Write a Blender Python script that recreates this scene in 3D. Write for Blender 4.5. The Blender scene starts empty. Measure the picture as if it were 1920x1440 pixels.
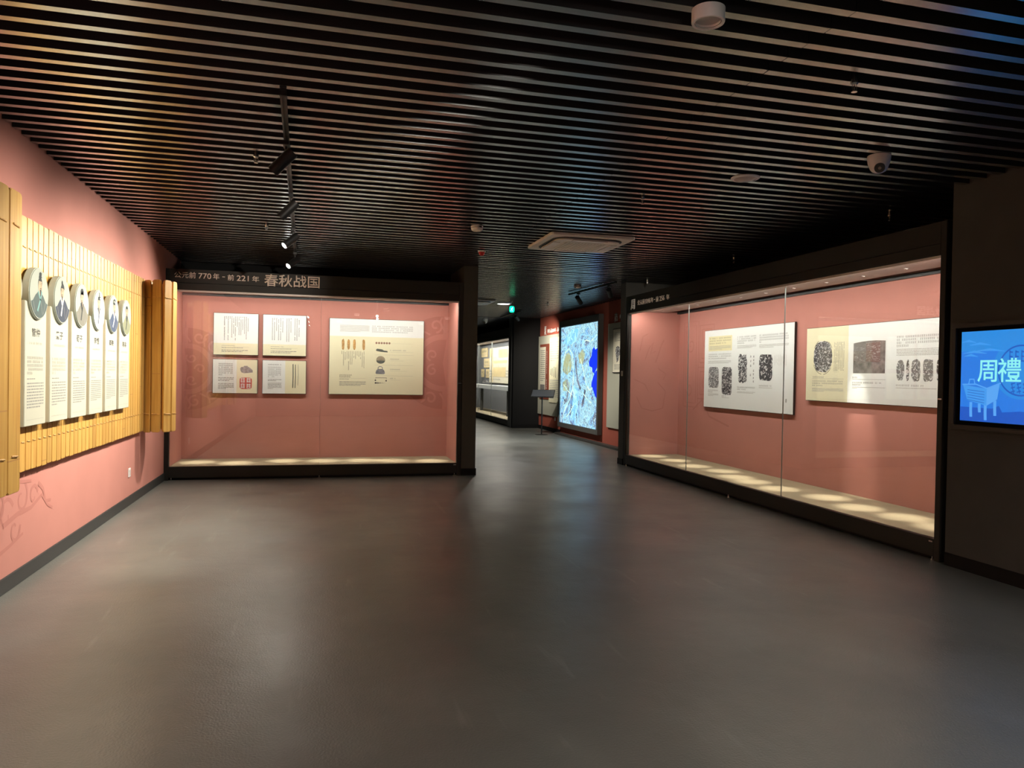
import bpy, bmesh, math, random
from mathutils import Matrix, Vector, Euler
random.seed(7)
PI = math.pi
sc = bpy.context.scene
COL = sc.collection

# ------------------------------------------------------------------ camera, world, exposure
XL, XR, YC, H = -2.06, 5.16, 11.06, 3.186          # left wall, right case plane, front case plane, slat underside
EYE = 1.55
F, YAW, PITCH, ROLL = 1385.67, .2554, -.013, .0172
cam_d = bpy.data.cameras.new('camera'); cam = bpy.data.objects.new('camera', cam_d); COL.objects.link(cam)
cam_d.sensor_width = 36.0; cam_d.lens = F / 1920 * 36.0; cam_d.clip_start = .05; cam_d.clip_end = 200
r0 = Vector((math.cos(YAW), -math.sin(YAW), 0)); f0 = Vector((math.sin(YAW), math.cos(YAW), 0)); u0 = Vector((0, 0, 1))
fw = f0 * math.cos(PITCH) + u0 * math.sin(PITCH); up = u0 * math.cos(PITCH) - f0 * math.sin(PITCH)
Rv = r0 * math.cos(ROLL) + up * math.sin(ROLL); Uv = up * math.cos(ROLL) - r0 * math.sin(ROLL)
cam.matrix_world = Matrix(((Rv.x, Uv.x, -fw.x, 0), (Rv.y, Uv.y, -fw.y, 0), (Rv.z, Uv.z, -fw.z, EYE), (0, 0, 0, 1)))
sc.camera = cam
w = bpy.data.worlds.new('world'); sc.world = w; w.use_nodes = True
w.node_tree.nodes['Background'].inputs[0].default_value = (.5, .55, .6, 1)
w.node_tree.nodes['Background'].inputs[1].default_value = 0.02
vs = sc.view_settings; vs.view_transform = 'Standard'; vs.look = 'None'; vs.exposure = 0.14; vs.gamma = 1.0; vs.use_curve_mapping = False
try:
    sc.cycles.max_bounces = 8; sc.cycles.diffuse_bounces = 4; sc.cycles.glossy_bounces = 3; sc.cycles.transparent_max_bounces = 14
    sc.cycles.sample_clamp_indirect = 6.0; sc.cycles.caustics_reflective = False; sc.cycles.caustics_refractive = False
    sc.cycles.use_denoising = True
except Exception:
    pass
# lamp powers (W)
P_TRACK, P_NEAR, P_CASE_SPOT, P_CASE_WASH, P_CASE_SPILL, P_FAR_SPOT, P_FILL = 345, 330, 420, 10.0, .6, 330, 120
E_BOX, E_TV, E_LENS = 1.1, .8, 30
WARM = (1.0, .92, .80); COOL = (1.0, .95, .87)

# ------------------------------------------------------------------ materials
MATS = {}
def new_mat(name):
    m = bpy.data.materials.new(name); m.use_nodes = True
    nt = m.node_tree; b = nt.nodes['Principled BSDF']
    MATS[name] = m
    return m, nt, b
def mat(name, col, rough=.6, metal=0., spec=.5, var=0., vscale=8., bump=0., bscale=40., coat=0.):
    m, nt, b = new_mat(name)
    b.inputs['Base Color'].default_value = (*col, 1); b.inputs['Roughness'].default_value = rough
    b.inputs['Metallic'].default_value = metal; b.inputs['Specular IOR Level'].default_value = spec
    if coat: b.inputs['Coat Weight'].default_value = coat
    tc = nt.nodes.new('ShaderNodeTexCoord')
    if var:
        n = nt.nodes.new('ShaderNodeTexNoise'); n.inputs['Scale'].default_value = vscale; n.inputs['Detail'].default_value = 5
        nt.links.new(tc.outputs['Object'], n.inputs['Vector'])
        r = nt.nodes.new('ShaderNodeValToRGB')
        r.color_ramp.elements[0].position = .3; r.color_ramp.elements[1].position = .7
        r.color_ramp.elements[0].color = (*[c * (1 - var) for c in col], 1); r.color_ramp.elements[1].color = (*[min(1, c * (1 + var)) for c in col], 1)
        nt.links.new(n.outputs['Fac'], r.inputs['Fac']); nt.links.new(r.outputs['Color'], b.inputs['Base Color'])
    if bump:
        n = nt.nodes.new('ShaderNodeTexNoise'); n.inputs['Scale'].default_value = bscale; n.inputs['Detail'].default_value = 4
        nt.links.new(tc.outputs['Object'], n.inputs['Vector'])
        bp = nt.nodes.new('ShaderNodeBump'); bp.inputs['Strength'].default_value = bump; bp.inputs['Distance'].default_value = .01
        nt.links.new(n.outputs['Fac'], bp.inputs['Height']); nt.links.new(bp.outputs['Normal'], b.inputs['Normal'])
    return m
def emit(name, col, s):
    m, nt, b = new_mat(name)
    b.inputs['Base Color'].default_value = (.02, .02, .02, 1); b.inputs['Roughness'].default_value = .3
    b.inputs['Emission Color'].default_value = (*col, 1); b.inputs['Emission Strength'].default_value = s
    return m

mat('pink', (.54, .235, .19), .85, spec=.25, var=.03, vscale=3, bump=.05, bscale=180)
mat('pink_dark', (.475, .195, .158), .85, spec=.25)
mat('pink_light', (.555, .245, .20), .85, spec=.25)
mat('red_wall', (.40, .10, .065), .85, spec=.25, var=.04, vscale=3)
mat('frame_black', (.017, .0165, .0135), .55, spec=.4)
mat('wall_dark', (.066, .067, .060), .8, spec=.3, var=.06, vscale=4, bump=.08, bscale=120)
mat('box_frame', (.10, .095, .085), .6)
mat('wall_black', (.012, .012, .012), .85, spec=.2)
mat('baseboard', (.035, .036, .034), .5)
mat('baseboard_black', (.006, .006, .006), .6, spec=.2)
mat('ceiling_black', (.004, .004, .004), .9, spec=.1)
mat('white_paint', (.86, .85, .82), .45)
mat('ac_white', (.88, .85, .79), .5)
mat('ac_grille', (.66, .62, .54), .55)
mat('black_metal', (.012, .012, .012), .45)
mat('track_metal', (.06, .058, .055), .35, metal=.6)
mat('chrome', (.62, .60, .57), .25, metal=1.)
mat('alu', (.75, .72, .68), .4, metal=.3)
mat('red_plastic', (.55, .02, .02), .35)
mat('dark_lens', (.05, .035, .02), .1)
mat('board_white', (.83, .86, .83), .45, spec=.4)
mat('board_cream', (.82, .785, .55), .5, spec=.4)
mat('board_yellow', (.82, .76, .46), .5, spec=.4)
mat('board_edge', (.02, .015, .012), .5)
mat('panel_cream', (.46, .455, .365), .5, spec=.4)
mat('medallion', (.31, .335, .285), .5, spec=.4)
mat('ink', (.05, .05, .048), .6)
mat('ink_grey', (.25, .25, .23), .6)
mat('ink_pale', (.42, .42, .38), .6)
mat('letter_cream', (.85, .74, .64), .5)
mat('letter_white', (.88, .88, .84), .5)
mat('plinth', (.37, .305, .19), .75, spec=.3, var=.10, vscale=2.2, bump=.15, bscale=90)
mat('case_ceiling', (.45, .37, .33), .6)
mat('seal_red', (.50, .05, .03), .6)
mat('stone_grey', (.28, .27, .26), .7, var=.35, vscale=30)
mat('skin', (.42, .30, .20), .6)
mat('hair', (.045, .05, .05), .6)
mat('robe_teal', (.085, .11, .105), .6); mat('robe_navy', (.055, .065, .085), .6); mat('robe_grey', (.17, .165, .135), .6)
mat('robe_white', (.62, .62, .60), .6); mat('robe_blue', (.06, .08, .13), .6); mat('robe_moss', (.20, .21, .13), .6); mat('sash_teal', (.16, .30, .28), .6)
mat('slip_brown', (.52, .30, .10), .6, var=.4, vscale=40)
mat('bronze', (.10, .11, .09), .5, var=.3, vscale=40)
mat('ball_brown', (.33, .28, .19), .5, var=.3, vscale=12)
mat('bag_grey', (.22, .22, .23), .5, var=.3, vscale=20)
mat('coin_brown', (.30, .17, .12), .5)
mat('platform', (.05, .045, .038), .6, var=.2, vscale=6)
mat('far_wall_grey', (.16, .17, .18), .7)
mat('far_board', (.72, .58, .30), .55, var=.18, vscale=5)
mat('far_board_pale', (.74, .70, .55), .55, var=.08, vscale=4)
mat('brown_frame', (.22, .055, .03), .6)
mat('photo_dark', (.16, .15, .14), .6, var=.6, vscale=14)
mat('desk_black', (.07, .075, .085), .4)
mat('lamp_glass', (.55, .50, .47), .12, spec=.8)

for n_ in ('panel_cream', 'medallion', 'ink', 'ink_grey', 'ink_pale', 'skin', 'hair', 'robe_teal', 'robe_navy', 'robe_grey', 'robe_white', 'robe_blue', 'robe_moss', 'sash_teal', 'board_white', 'board_cream', 'board_yellow', 'seal_red'):
    b_ = MATS[n_].node_tree.nodes['Principled BSDF']; b_.inputs['Specular IOR Level'].default_value = .12; b_.inputs['Roughness'].default_value = .8
def slat_material():
    m, nt, b = new_mat('slat')
    b.inputs['Base Color'].default_value = (.30, .29, .28, 1); b.inputs['Metallic'].default_value = 1.0
    b.inputs['Roughness'].default_value = .30
    # split by height: lower edge pale and metallic, flanks near-black and rougher
    g = nt.nodes.new('ShaderNodeNewGeometry')
    d = nt.nodes.new('ShaderNodeTexCoord')
    sx = nt.nodes.new('ShaderNodeSeparateXYZ'); nt.links.new(d.outputs['Object'], sx.inputs[0])
    lt = nt.nodes.new('ShaderNodeMath'); lt.operation = 'LESS_THAN'; lt.inputs[1].default_value = .0015
    nt.links.new(sx.outputs['Z'], lt.inputs[0])
    mc = nt.nodes.new('ShaderNodeMix'); mc.data_type = 'RGBA'
    mc.inputs['A'].default_value = (.016, .016, .017, 1); mc.inputs['B'].default_value = (.52, .55, .55, 1)
    nt.links.new(lt.outputs[0], mc.inputs['Factor']); nt.links.new(mc.outputs['Result'], b.inputs['Base Color'])
    nt.links.new(lt.outputs[0], b.inputs['Metallic'])
    mr = nt.nodes.new('ShaderNodeMix'); mr.data_type = 'FLOAT'; mr.inputs['A'].default_value = .55; mr.inputs['B'].default_value = .27
    nt.links.new(lt.outputs[0], mr.inputs['Factor']); nt.links.new(mr.outputs['Result'], b.inputs['Roughness'])
slat_material()

def floor_material():
    m, nt, b = new_mat('floor_epoxy')
    tc = nt.nodes.new('ShaderNodeTexCoord')
    def noise(scale, det, dist=0., stretch=None, w=0):
        n = nt.nodes.new('ShaderNodeTexNoise'); n.inputs['Scale'].default_value = scale; n.inputs['Detail'].default_value = det
        n.inputs['Distortion'].default_value = dist
        if stretch:
            mp = nt.nodes.new('ShaderNodeMapping'); mp.inputs['Scale'].default_value = stretch; mp.inputs['Rotation'].default_value = (0, 0, w)
            nt.links.new(tc.outputs['Object'], mp.inputs['Vector']); nt.links.new(mp.outputs['Vector'], n.inputs['Vector'])
        else:
            nt.links.new(tc.outputs['Object'], n.inputs['Vector'])
        return n
    n1 = noise(.8, 6, .2)
    r1 = nt.nodes.new('ShaderNodeValToRGB')
    r1.color_ramp.elements[0].position = .32; r1.color_ramp.elements[0].color = (.118, .120, .107, 1)
    r1.color_ramp.elements[1].position = .72; r1.color_ramp.elements[1].color = (.158, .160, .143, 1)
    nt.links.new(n1.outputs['Fac'], r1.inputs['Fac'])
    # pale scuffs
    n2 = noise(1.6, 7, .3, (1, .5, 1), .5)
    r2 = nt.nodes.new('ShaderNodeValToRGB')
    r2.color_ramp.elements[0].position = .52; r2.color_ramp.elements[0].color = (0, 0, 0, 1)
    r2.color_ramp.elements[1].position = .85; r2.color_ramp.elements[1].color = (.5, .5, .5, 1)
    nt.links.new(n2.outputs['Fac'], r2.inputs['Fac'])
    mx = nt.nodes.new('ShaderNodeMix'); mx.data_type = 'RGBA'
    nt.links.new(r2.outputs['Color'], mx.inputs['Factor']); nt.links.new(r1.outputs['Color'], mx.inputs['A'])
    mx.inputs['B'].default_value = (.24, .24, .215, 1)
    nt.links.new(mx.outputs['Result'], b.inputs['Base Color'])
    n3 = noise(1.3, 5, .2)
    rr = nt.nodes.new('ShaderNodeMapRange'); rr.inputs['From Min'].default_value = .3; rr.inputs['From Max'].default_value = .7
    rr.inputs['To Min'].default_value = .28; rr.inputs['To Max'].default_value = .40
    nt.links.new(n3.outputs['Fac'], rr.inputs['Value']); nt.links.new(rr.outputs['Result'], b.inputs['Roughness'])
    n4 = noise(90, 3); n5 = noise(6, 2, .0)
    ad = nt.nodes.new('ShaderNodeMath'); ad.operation = 'MULTIPLY_ADD'; ad.inputs[1].default_value = 1.5
    nt.links.new(n5.outputs['Fac'], ad.inputs[0]); nt.links.new(n4.outputs['Fac'], ad.inputs[2])
    bp = nt.nodes.new('ShaderNodeBump'); bp.inputs['Strength'].default_value = .42; bp.inputs['Distance'].default_value = .004
    nt.links.new(ad.outputs[0], bp.inputs['Height']); nt.links.new(bp.outputs['Normal'], b.inputs['Normal'])
    # thin pale drag marks, two directions
    last = mx
    for ang, thr in ((.35, .665), (-.6, .675), (1.25, .68)):
        n6 = noise(7.0, 4, .5, (1, .14, 1), ang)
        r6 = nt.nodes.new('ShaderNodeMapRange'); r6.inputs['From Min'].default_value = thr; r6.inputs['From Max'].default_value = thr + .06; r6.inputs['To Max'].default_value = .22
        nt.links.new(n6.outputs['Fac'], r6.inputs['Value'])
        m6 = nt.nodes.new('ShaderNodeMix'); m6.data_type = 'RGBA'; m6.inputs['B'].default_value = (.30, .30, .27, 1)
        nt.links.new(r6.outputs['Result'], m6.inputs['Factor']); nt.links.new(last.outputs['Result'], m6.inputs['A']); last = m6
    nt.links.new(last.outputs['Result'], b.inputs['Base Color'])
    b.inputs['Specular IOR Level'].default_value = .6
floor_material()

def bamboo_material():
    m, nt, b = new_mat('bamboo')
    tc = nt.nodes.new('ShaderNodeTexCoord'); oi = nt.nodes.new('ShaderNodeObjectInfo')
    mp = nt.nodes.new('ShaderNodeMapping'); mp.inputs['Scale'].default_value = (40, 40, 1.6)
    nt.links.new(tc.outputs['Object'], mp.inputs['Vector'])
    off = nt.nodes.new('ShaderNodeVectorMath'); off.operation = 'ADD'
    cb = nt.nodes.new('ShaderNodeCombineXYZ')
    ml = nt.nodes.new('ShaderNodeMath'); ml.operation = 'MULTIPLY'; ml.inputs[1].default_value = 37.
    nt.links.new(oi.outputs['Random'], ml.inputs[0]); nt.links.new(ml.outputs[0], cb.inputs['X']); nt.links.new(ml.outputs[0], cb.inputs['Z'])
    nt.links.new(mp.outputs['Vector'], off.inputs[0]); nt.links.new(cb.outputs[0], off.inputs[1])
    n = nt.nodes.new('ShaderNodeTexNoise'); n.inputs['Scale'].default_value = 1.; n.inputs['Detail'].default_value = 6
    nt.links.new(off.outputs[0], n.inputs['Vector'])
    r = nt.nodes.new('ShaderNodeValToRGB')
    r.color_ramp.elements[0].position = .25; r.color_ramp.elements[0].color = (.46, .235, .05, 1)
    r.color_ramp.elements[1].position = .7; r.color_ramp.elements[1].color = (.63, .385, .105, 1)
    nt.links.new(n.outputs['Fac'], r.inputs['Fac'])
    hv = nt.nodes.new('ShaderNodeHueSaturation')
    mr = nt.nodes.new('ShaderNodeMapRange'); mr.inputs['To Min'].default_value = .82; mr.inputs['To Max'].default_value = 1.15
    nt.links.new(oi.outputs['Random'], mr.inputs['Value']); nt.links.new(mr.outputs['Result'], hv.inputs['Value'])
    nt.links.new(r.outputs['Color'], hv.inputs['Color'])
    # the culm's node: one faint darker line per slat at its own height
    sx = nt.nodes.new('ShaderNodeSeparateXYZ'); nt.links.new(tc.outputs['Object'], sx.inputs[0])
    ad = nt.nodes.new('ShaderNodeMath'); ad.operation = 'MULTIPLY_ADD'; ad.inputs[1].default_value = 1.9
    nt.links.new(oi.outputs['Random'], ad.inputs[0]); nt.links.new(sx.outputs['Z'], ad.inputs[2])
    md = nt.nodes.new('ShaderNodeMath'); md.operation = 'PINGPONG'; md.inputs[1].default_value = .95
    nt.links.new(ad.outputs[0], md.inputs[0])
    l = nt.nodes.new('ShaderNodeMath'); l.operation = 'LESS_THAN'; l.inputs[1].default_value = .004
    nt.links.new(md.outputs[0], l.inputs[0])
    mx = nt.nodes.new('ShaderNodeMix'); mx.data_type = 'RGBA'; mx.inputs['B'].default_value = (.42, .22, .07, 1)
    nt.links.new(l.outputs[0], mx.inputs['Factor']); nt.links.new(hv.outputs['Color'], mx.inputs['A'])
    nt.links.new(mx.outputs['Result'], b.inputs['Base Color'])
    b.inputs['Roughness'].default_value = .42
bamboo_material()

def glass_material():
    m = bpy.data.materials.new('glass'); m.use_nodes = True; MATS['glass'] = m
    nt = m.node_tree; nt.nodes.clear()
    out = nt.nodes.new('ShaderNodeOutputMaterial'); mix = nt.nodes.new('ShaderNodeMixShader')
    tr = nt.nodes.new('ShaderNodeBsdfTransparent'); tr.inputs[0].default_value = (.975, .985, .98, 1)
    gl = nt.nodes.new('ShaderNodeBsdfGlossy'); gl.inputs['Roughness'].default_value = 0.0
    g = nt.nodes.new('ShaderNodeNewGeometry')
    dt = nt.nodes.new('ShaderNodeVectorMath'); dt.operation = 'DOT_PRODUCT'
    nt.links.new(g.outputs['Normal'], dt.inputs[0]); nt.links.new(g.outputs['Incoming'], dt.inputs[1])
    ab = nt.nodes.new('ShaderNodeMath'); ab.operation = 'ABSOLUTE'; nt.links.new(dt.outputs['Value'], ab.inputs[0])
    om = nt.nodes.new('ShaderNodeMath'); om.operation = 'SUBTRACT'; om.inputs[0].default_value = 1.; nt.links.new(ab.outputs[0], om.inputs[1])
    pw = nt.nodes.new('ShaderNodeMath'); pw.operation = 'POWER'; pw.inputs[1].default_value = 5.; nt.links.new(om.outputs[0], pw.inputs[0])
    ma = nt.nodes.new('ShaderNodeMath'); ma.operation = 'MULTIPLY_ADD'; ma.inputs[1].default_value = .95; ma.inputs[2].default_value = .065
    nt.links.new(pw.outputs[0], ma.inputs[0])
    nt.links.new(ma.outputs[0], mix.inputs[0]); nt.links.new(tr.outputs[0], mix.inputs[1]); nt.links.new(gl.outputs[0], mix.inputs[2])
    nt.links.new(mix.outputs[0], out.inputs['Surface'])
glass_material()
mat('glass_edge', (.40, .44, .42), .25, spec=.6)

def rubbing_material(name, scale, thr, dark=(.04, .04, .045), light=(.70, .71, .69), stretch=(1, 1, 1)):
    m, nt, b = new_mat(name)
    tc = nt.nodes.new('ShaderNodeTexCoord'); mp = nt.nodes.new('ShaderNodeMapping'); mp.inputs['Scale'].default_value = stretch
    nt.links.new(tc.outputs['Object'], mp.inputs['Vector'])
    n = nt.nodes.new('ShaderNodeTexNoise'); n.inputs['Scale'].default_value = scale; n.inputs['Detail'].default_value = 3; n.inputs['Distortion'].default_value = 1.2
    nt.links.new(mp.outputs['Vector'], n.inputs['Vector'])
    r = nt.nodes.new('ShaderNodeValToRGB'); r.color_ramp.elements[0].position = thr - .02; r.color_ramp.elements[0].color = (*dark, 1)
    r.color_ramp.elements[1].position = thr + .03; r.color_ramp.elements[1].color = (*light, 1)
    nt.links.new(n.outputs['Fac'], r.inputs['Fac']); nt.links.new(r.outputs['Color'], b.inputs['Base Color'])
    b.inputs['Roughness'].default_value = .6
rubbing_material('rub_fine', 75, .52); rubbing_material('rub_mid', 45, .55, stretch=(.6, 1, 1.3)); rubbing_material('rub_coarse', 34, .54)
rubbing_material('rub_swirl', 22, .56); rubbing_material('rub_oval', 50, .55, stretch=(.8, 1, 1)); rubbing_material('rub_grey', 34, .56, (.16, .16, .16))
rubbing_material('photo_screen', 60, .60, (.17, .16, .15), (.40, .39, .37), (.35, 1, 1.4))
rubbing_material('photo_screen_red', 60, .58, (.16, .10, .09), (.40, .36, .34), (.35, 1, 1.4))

def map_material():
    m = bpy.data.materials.new('map_glow'); m.use_nodes = True; MATS['map_glow'] = m
    nt = m.node_tree; b = nt.nodes['Principled BSDF']
    tc = nt.nodes.new('ShaderNodeTexCoord')
    n1 = nt.nodes.new('ShaderNodeTexNoise'); n1.inputs['Scale'].default_value = 2.1; n1.inputs['Detail'].default_value = 9; n1.inputs['Distortion'].default_value = 1.6; n1.inputs['Roughness'].default_value = .62
    nt.links.new(tc.outputs['Object'], n1.inputs['Vector'])
    r = nt.nodes.new('ShaderNodeValToRGB'); cr = r.color_ramp
    cr.elements[0].position = .30; cr.elements[0].color = (.10, .10, .16, 1)
    cr.elements[1].position = .72; cr.elements[1].color = (.40, .42, .26, 1)
    for p, c in ((.40, (.13, .16, .27)), (.455, (.16, .40, .75)), (.50, (.40, .85, 1.0)), (.53, (.12, .16, .28)), (.58, (.45, .85, .95)), (.64, (.22, .42, .62))):
        e = cr.elements.new(p); e.color = (*c, 1)
    nt.links.new(n1.outputs['Fac'], r.inputs['Fac'])
    n2 = nt.nodes.new('ShaderNodeTexNoise'); n2.inputs['Scale'].default_value = 2.2; n2.inputs['Detail'].default_value = 4; n2.inputs['Distortion'].default_value = 1.2
    nt.links.new(tc.outputs['Object'], n2.inputs['Vector'])
    ml = nt.nodes.new('ShaderNodeMath'); ml.operation = 'MULTIPLY'; ml.inputs[1].default_value = 95.; nt.links.new(n2.outputs['Fac'], ml.inputs[0])
    sn = nt.nodes.new('ShaderNodeMath'); sn.operation = 'SINE'; nt.links.new(ml.outputs[0], sn.inputs[0])
    gt = nt.nodes.new('ShaderNodeMapRange'); gt.inputs['From Min'].default_value = .55; gt.inputs['From Max'].default_value = .95; gt.inputs['To Max'].default_value = .75
    nt.links.new(sn.outputs[0], gt.inputs['Value'])
    mx = nt.nodes.new('ShaderNodeMix'); mx.data_type = 'RGBA'; mx.inputs['B'].default_value = (.62, .92, .95, 1)
    nt.links.new(gt.outputs['Result'], mx.inputs['Factor']); nt.links.new(r.outputs['Color'], mx.inputs['A'])
    nt.links.new(mx.outputs['Result'], b.inputs['Emission Color']); b.inputs['Emission Strength'].default_value = E_BOX
    b.inputs['Base Color'].default_value = (.02, .02, .02, 1); b.inputs['Roughness'].default_value = .35
map_material()
def emit_noise(name, ca, cb, cl, scale):
    m, nt, b = new_mat(name)
    tc = nt.nodes.new('ShaderNodeTexCoord')
    n = nt.nodes.new('ShaderNodeTexNoise'); n.inputs['Scale'].default_value = scale; n.inputs['Detail'].default_value = 8; n.inputs['Distortion'].default_value = 1.; n.inputs['Roughness'].default_value = .65
    nt.links.new(tc.outputs['Object'], n.inputs['Vector'])
    r = nt.nodes.new('ShaderNodeValToRGB'); cr = r.color_ramp
    cr.elements[0].position = .36; cr.elements[0].color = (*ca, 1); cr.elements[1].position = .66; cr.elements[1].color = (*cb, 1)
    for p, c in ((.485, ca), (.505, cl), (.525, cb)): e = cr.elements.new(p); e.color = (*c, 1)
    nt.links.new(n.outputs['Fac'], r.inputs['Fac']); nt.links.new(r.outputs['Color'], b.inputs['Emission Color'])
    b.inputs['Emission Strength'].default_value = E_BOX; b.inputs['Base Color'].default_value = (.02, .02, .02, 1); b.inputs['Roughness'].default_value = .35
emit_noise('map_sea', (.0, .025, .75), (.0, .03, .95), (.0, .05, .9), 2.)
emit_noise('map_river', (.45, .80, .80), (.75, .95, .75), (.55, .75, .65), 5.)
emit_noise('map_olive', (.30, .34, .24), (.42, .46, .26), (.55, .80, .70), 3.)
emit_noise('map_slate', (.08, .09, .13), (.20, .22, .30), (.45, .65, .75), 4.)
emit_noise('map_cyan', (.25, .65, .95), (.45, .90, 1.0), (.10, .20, .35), 6.)
emit('tv_blue', (.012, .22, .86), E_TV); emit('tv_blue_light', (.05, .36, .95), E_TV); emit('tv_blue_top', (.015, .29, .85), E_TV); emit('tv_blue_dark', (.005, .11, .62), E_TV)
emit('tv_text', (.30, .98, 1.0), E_TV * 1.0); emit('tv_pale', (.10, .42, 1.0), E_TV)
emit('lens_glow', (1, .97, .90), E_LENS); emit('lens_soft', (1, .95, .85), 4.0); emit('exit_green', (.0, .85, .35), 2.2); emit('exit_white', (.5, 1, .75), 2.2)
emit('led_white', (1, .93, .82), 3.0); emit('far_light', (1.0, 1.0, .98), 5.0)

# ------------------------------------------------------------------ helpers
class MB:
    def __init__(s): s.v = []; s.f = []
    def box(s, x0, x1, y0, y1, z0, z1):
        b = len(s.v); s.v += [(x0, y0, z0), (x1, y0, z0), (x1, y1, z0), (x0, y1, z0), (x0, y0, z1), (x1, y0, z1), (x1, y1, z1), (x0, y1, z1)]
        s.f += [tuple(b + i for i in q) for q in ((0, 3, 2, 1), (4, 5, 6, 7), (0, 1, 5, 4), (1, 2, 6, 5), (2, 3, 7, 6), (3, 0, 4, 7))]; return s
    def poly(s, pts, y):                       # flat, in the local x-z plane, facing -y
        b = len(s.v); s.v += [(x, y, z) for x, z in pts]
        a = sum(pts[i - 1][0] * pts[i][1] - pts[i][0] * pts[i - 1][1] for i in range(len(pts)))
        idx = list(range(b, b + len(pts)))
        s.f.append(tuple(idx if a > 0 else idx[::-1])); return s
    def rect(s, x0, z0, x1, z1, y): return s.poly([(x0, z0), (x1, z0), (x1, z1), (x0, z1)], y)
    def ell(s, cx, cz, rx, rz, y, n=24): return s.poly([(cx + rx * math.cos(2 * PI * i / n), cz + rz * math.sin(2 * PI * i / n)) for i in range(n)], y)
    def stroke(s, pts, wd, y):                 # ribbon along a polyline in the x-z plane
        L = []; Rr = []
        for i, (x, z) in enumerate(pts):
            a = pts[max(0, i - 1)]; c = pts[min(len(pts) - 1, i + 1)]
            dx, dz = c[0] - a[0], c[1] - a[1]; d = math.hypot(dx, dz) or 1
            ww = wd(i / (len(pts) - 1)) if callable(wd) else wd
            L.append((x - dz / d * ww / 2, z + dx / d * ww / 2)); Rr.append((x + dz / d * ww / 2, z - dx / d * ww / 2))
        for i in range(len(pts) - 1): s.poly([L[i], Rr[i], Rr[i + 1], L[i + 1]], y)
        return s
    def prism(s, pts, y0, y1):                 # x-z polygon extruded along y
        n = len(pts); b = len(s.v)
        a = sum(pts[i - 1][0] * pts[i][1] - pts[i][0] * pts[i - 1][1] for i in range(n))
        if a < 0: pts = pts[::-1]
        s.v += [(x, y0, z) for x, z in pts] + [(x, y1, z) for x, z in pts]
        s.f.append(tuple(range(b, b + n))); s.f.append(tuple(range(b + 2 * n - 1, b + n - 1, -1)))
        for i in range(n): j = (i + 1) % n; s.f.append((b + j, b + i, b + n + i, b + n + j))
        return s
    def cyl(s, p0, p1, r0, r1=None, n=16, cap=True):
        r1 = r0 if r1 is None else r1
        p0 = Vector(p0); p1 = Vector(p1); d = (p1 - p0).normalized()
        a = d.orthogonal().normalized(); c = d.cross(a); b = len(s.v)
        for p, r in ((p0, r0), (p1, r1)):
            for i in range(n): s.v.append(tuple(p + (a * math.cos(2 * PI * i / n) + c * math.sin(2 * PI * i / n)) * r))
        for i in range(n): j = (i + 1) % n; s.f.append((b + i, b + j, b + n + j, b + n + i))
        if cap: s.f.append(tuple(range(b + n - 1, b - 1, -1))); s.f.append(tuple(range(b + n, b + 2 * n)))
        return s
    def lathe(s, prof, n=28, c=(0, 0, 0)):     # profile (r, z) about local z
        b = len(s.v); k = len(prof)
        for i in range(n):
            a = 2 * PI * i / n
            for r, z in prof: s.v.append((c[0] + r * math.cos(a), c[1] + r * math.sin(a), c[2] + z))
        for i in range(n):
            j = (i + 1) % n
            for q in range(k - 1):
                s.f.append((b + i * k + q, b + j * k + q, b + j * k + q + 1, b + i * k + q + 1))
        return s
    def mesh(s, name, material, bevel=0., smooth=False, seg=2):
        me = bpy.data.meshes.new(name); me.from_pydata(s.v, [], s.f); me.validate(); me.update()
        if bevel or smooth:
            bm = bmesh.new(); bm.from_mesh(me)
            if bevel:
                es = [e for e in bm.edges if len(e.link_faces) == 2 and e.calc_face_angle(0) > .6]
                bmesh.ops.bevel(bm, geom=es, offset=bevel, segments=seg, affect='EDGES', clamp_overlap=True)
            bmesh.ops.recalc_face_normals(bm, faces=bm.faces)
            if smooth:
                for f in bm.faces: f.smooth = True
                for e in bm.edges:
                    if len(e.link_faces) == 2 and e.calc_face_angle(0) > .7: e.smooth = False
            bm.to_mesh(me); bm.free()
        me.materials.append(MATS[material]); return me
    def obj(s, name, material, parent=None, bevel=0., smooth=False, loc=None, rot=None):
        return link(name, s.mesh(name, material, bevel, smooth), parent, loc, rot)
def link(name, data, parent=None, loc=None, rot=None):
    o = bpy.data.objects.new(name, data); COL.objects.link(o)
    if parent is not None: o.parent = parent
    if loc is not None: o.location = loc
    if rot is not None: o.rotation_euler = rot
    return o
def tag(o, label, cat, group=None):
    o['label'] = label; o['category'] = cat
    if group: o['group'] = group
    return o
def thing(name, label, cat, loc=(0, 0, 0), rz=0., group=None):
    o = link(name, None, None, loc, (0, 0, rz)); o.empty_display_size = .1
    return tag(o, label, cat, group)
def struct(o): o['kind'] = 'structure'; return o
def copy_tree(o, parent=None):
    c = o.copy(); COL.objects.link(c); c.parent = parent
    for ch in list(o.children): copy_tree(ch, c)
    return c
_fc = bpy.data.curves.new('font_tmp', 'FONT'); _fo = bpy.data.objects.new('font_tmp', _fc)
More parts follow.
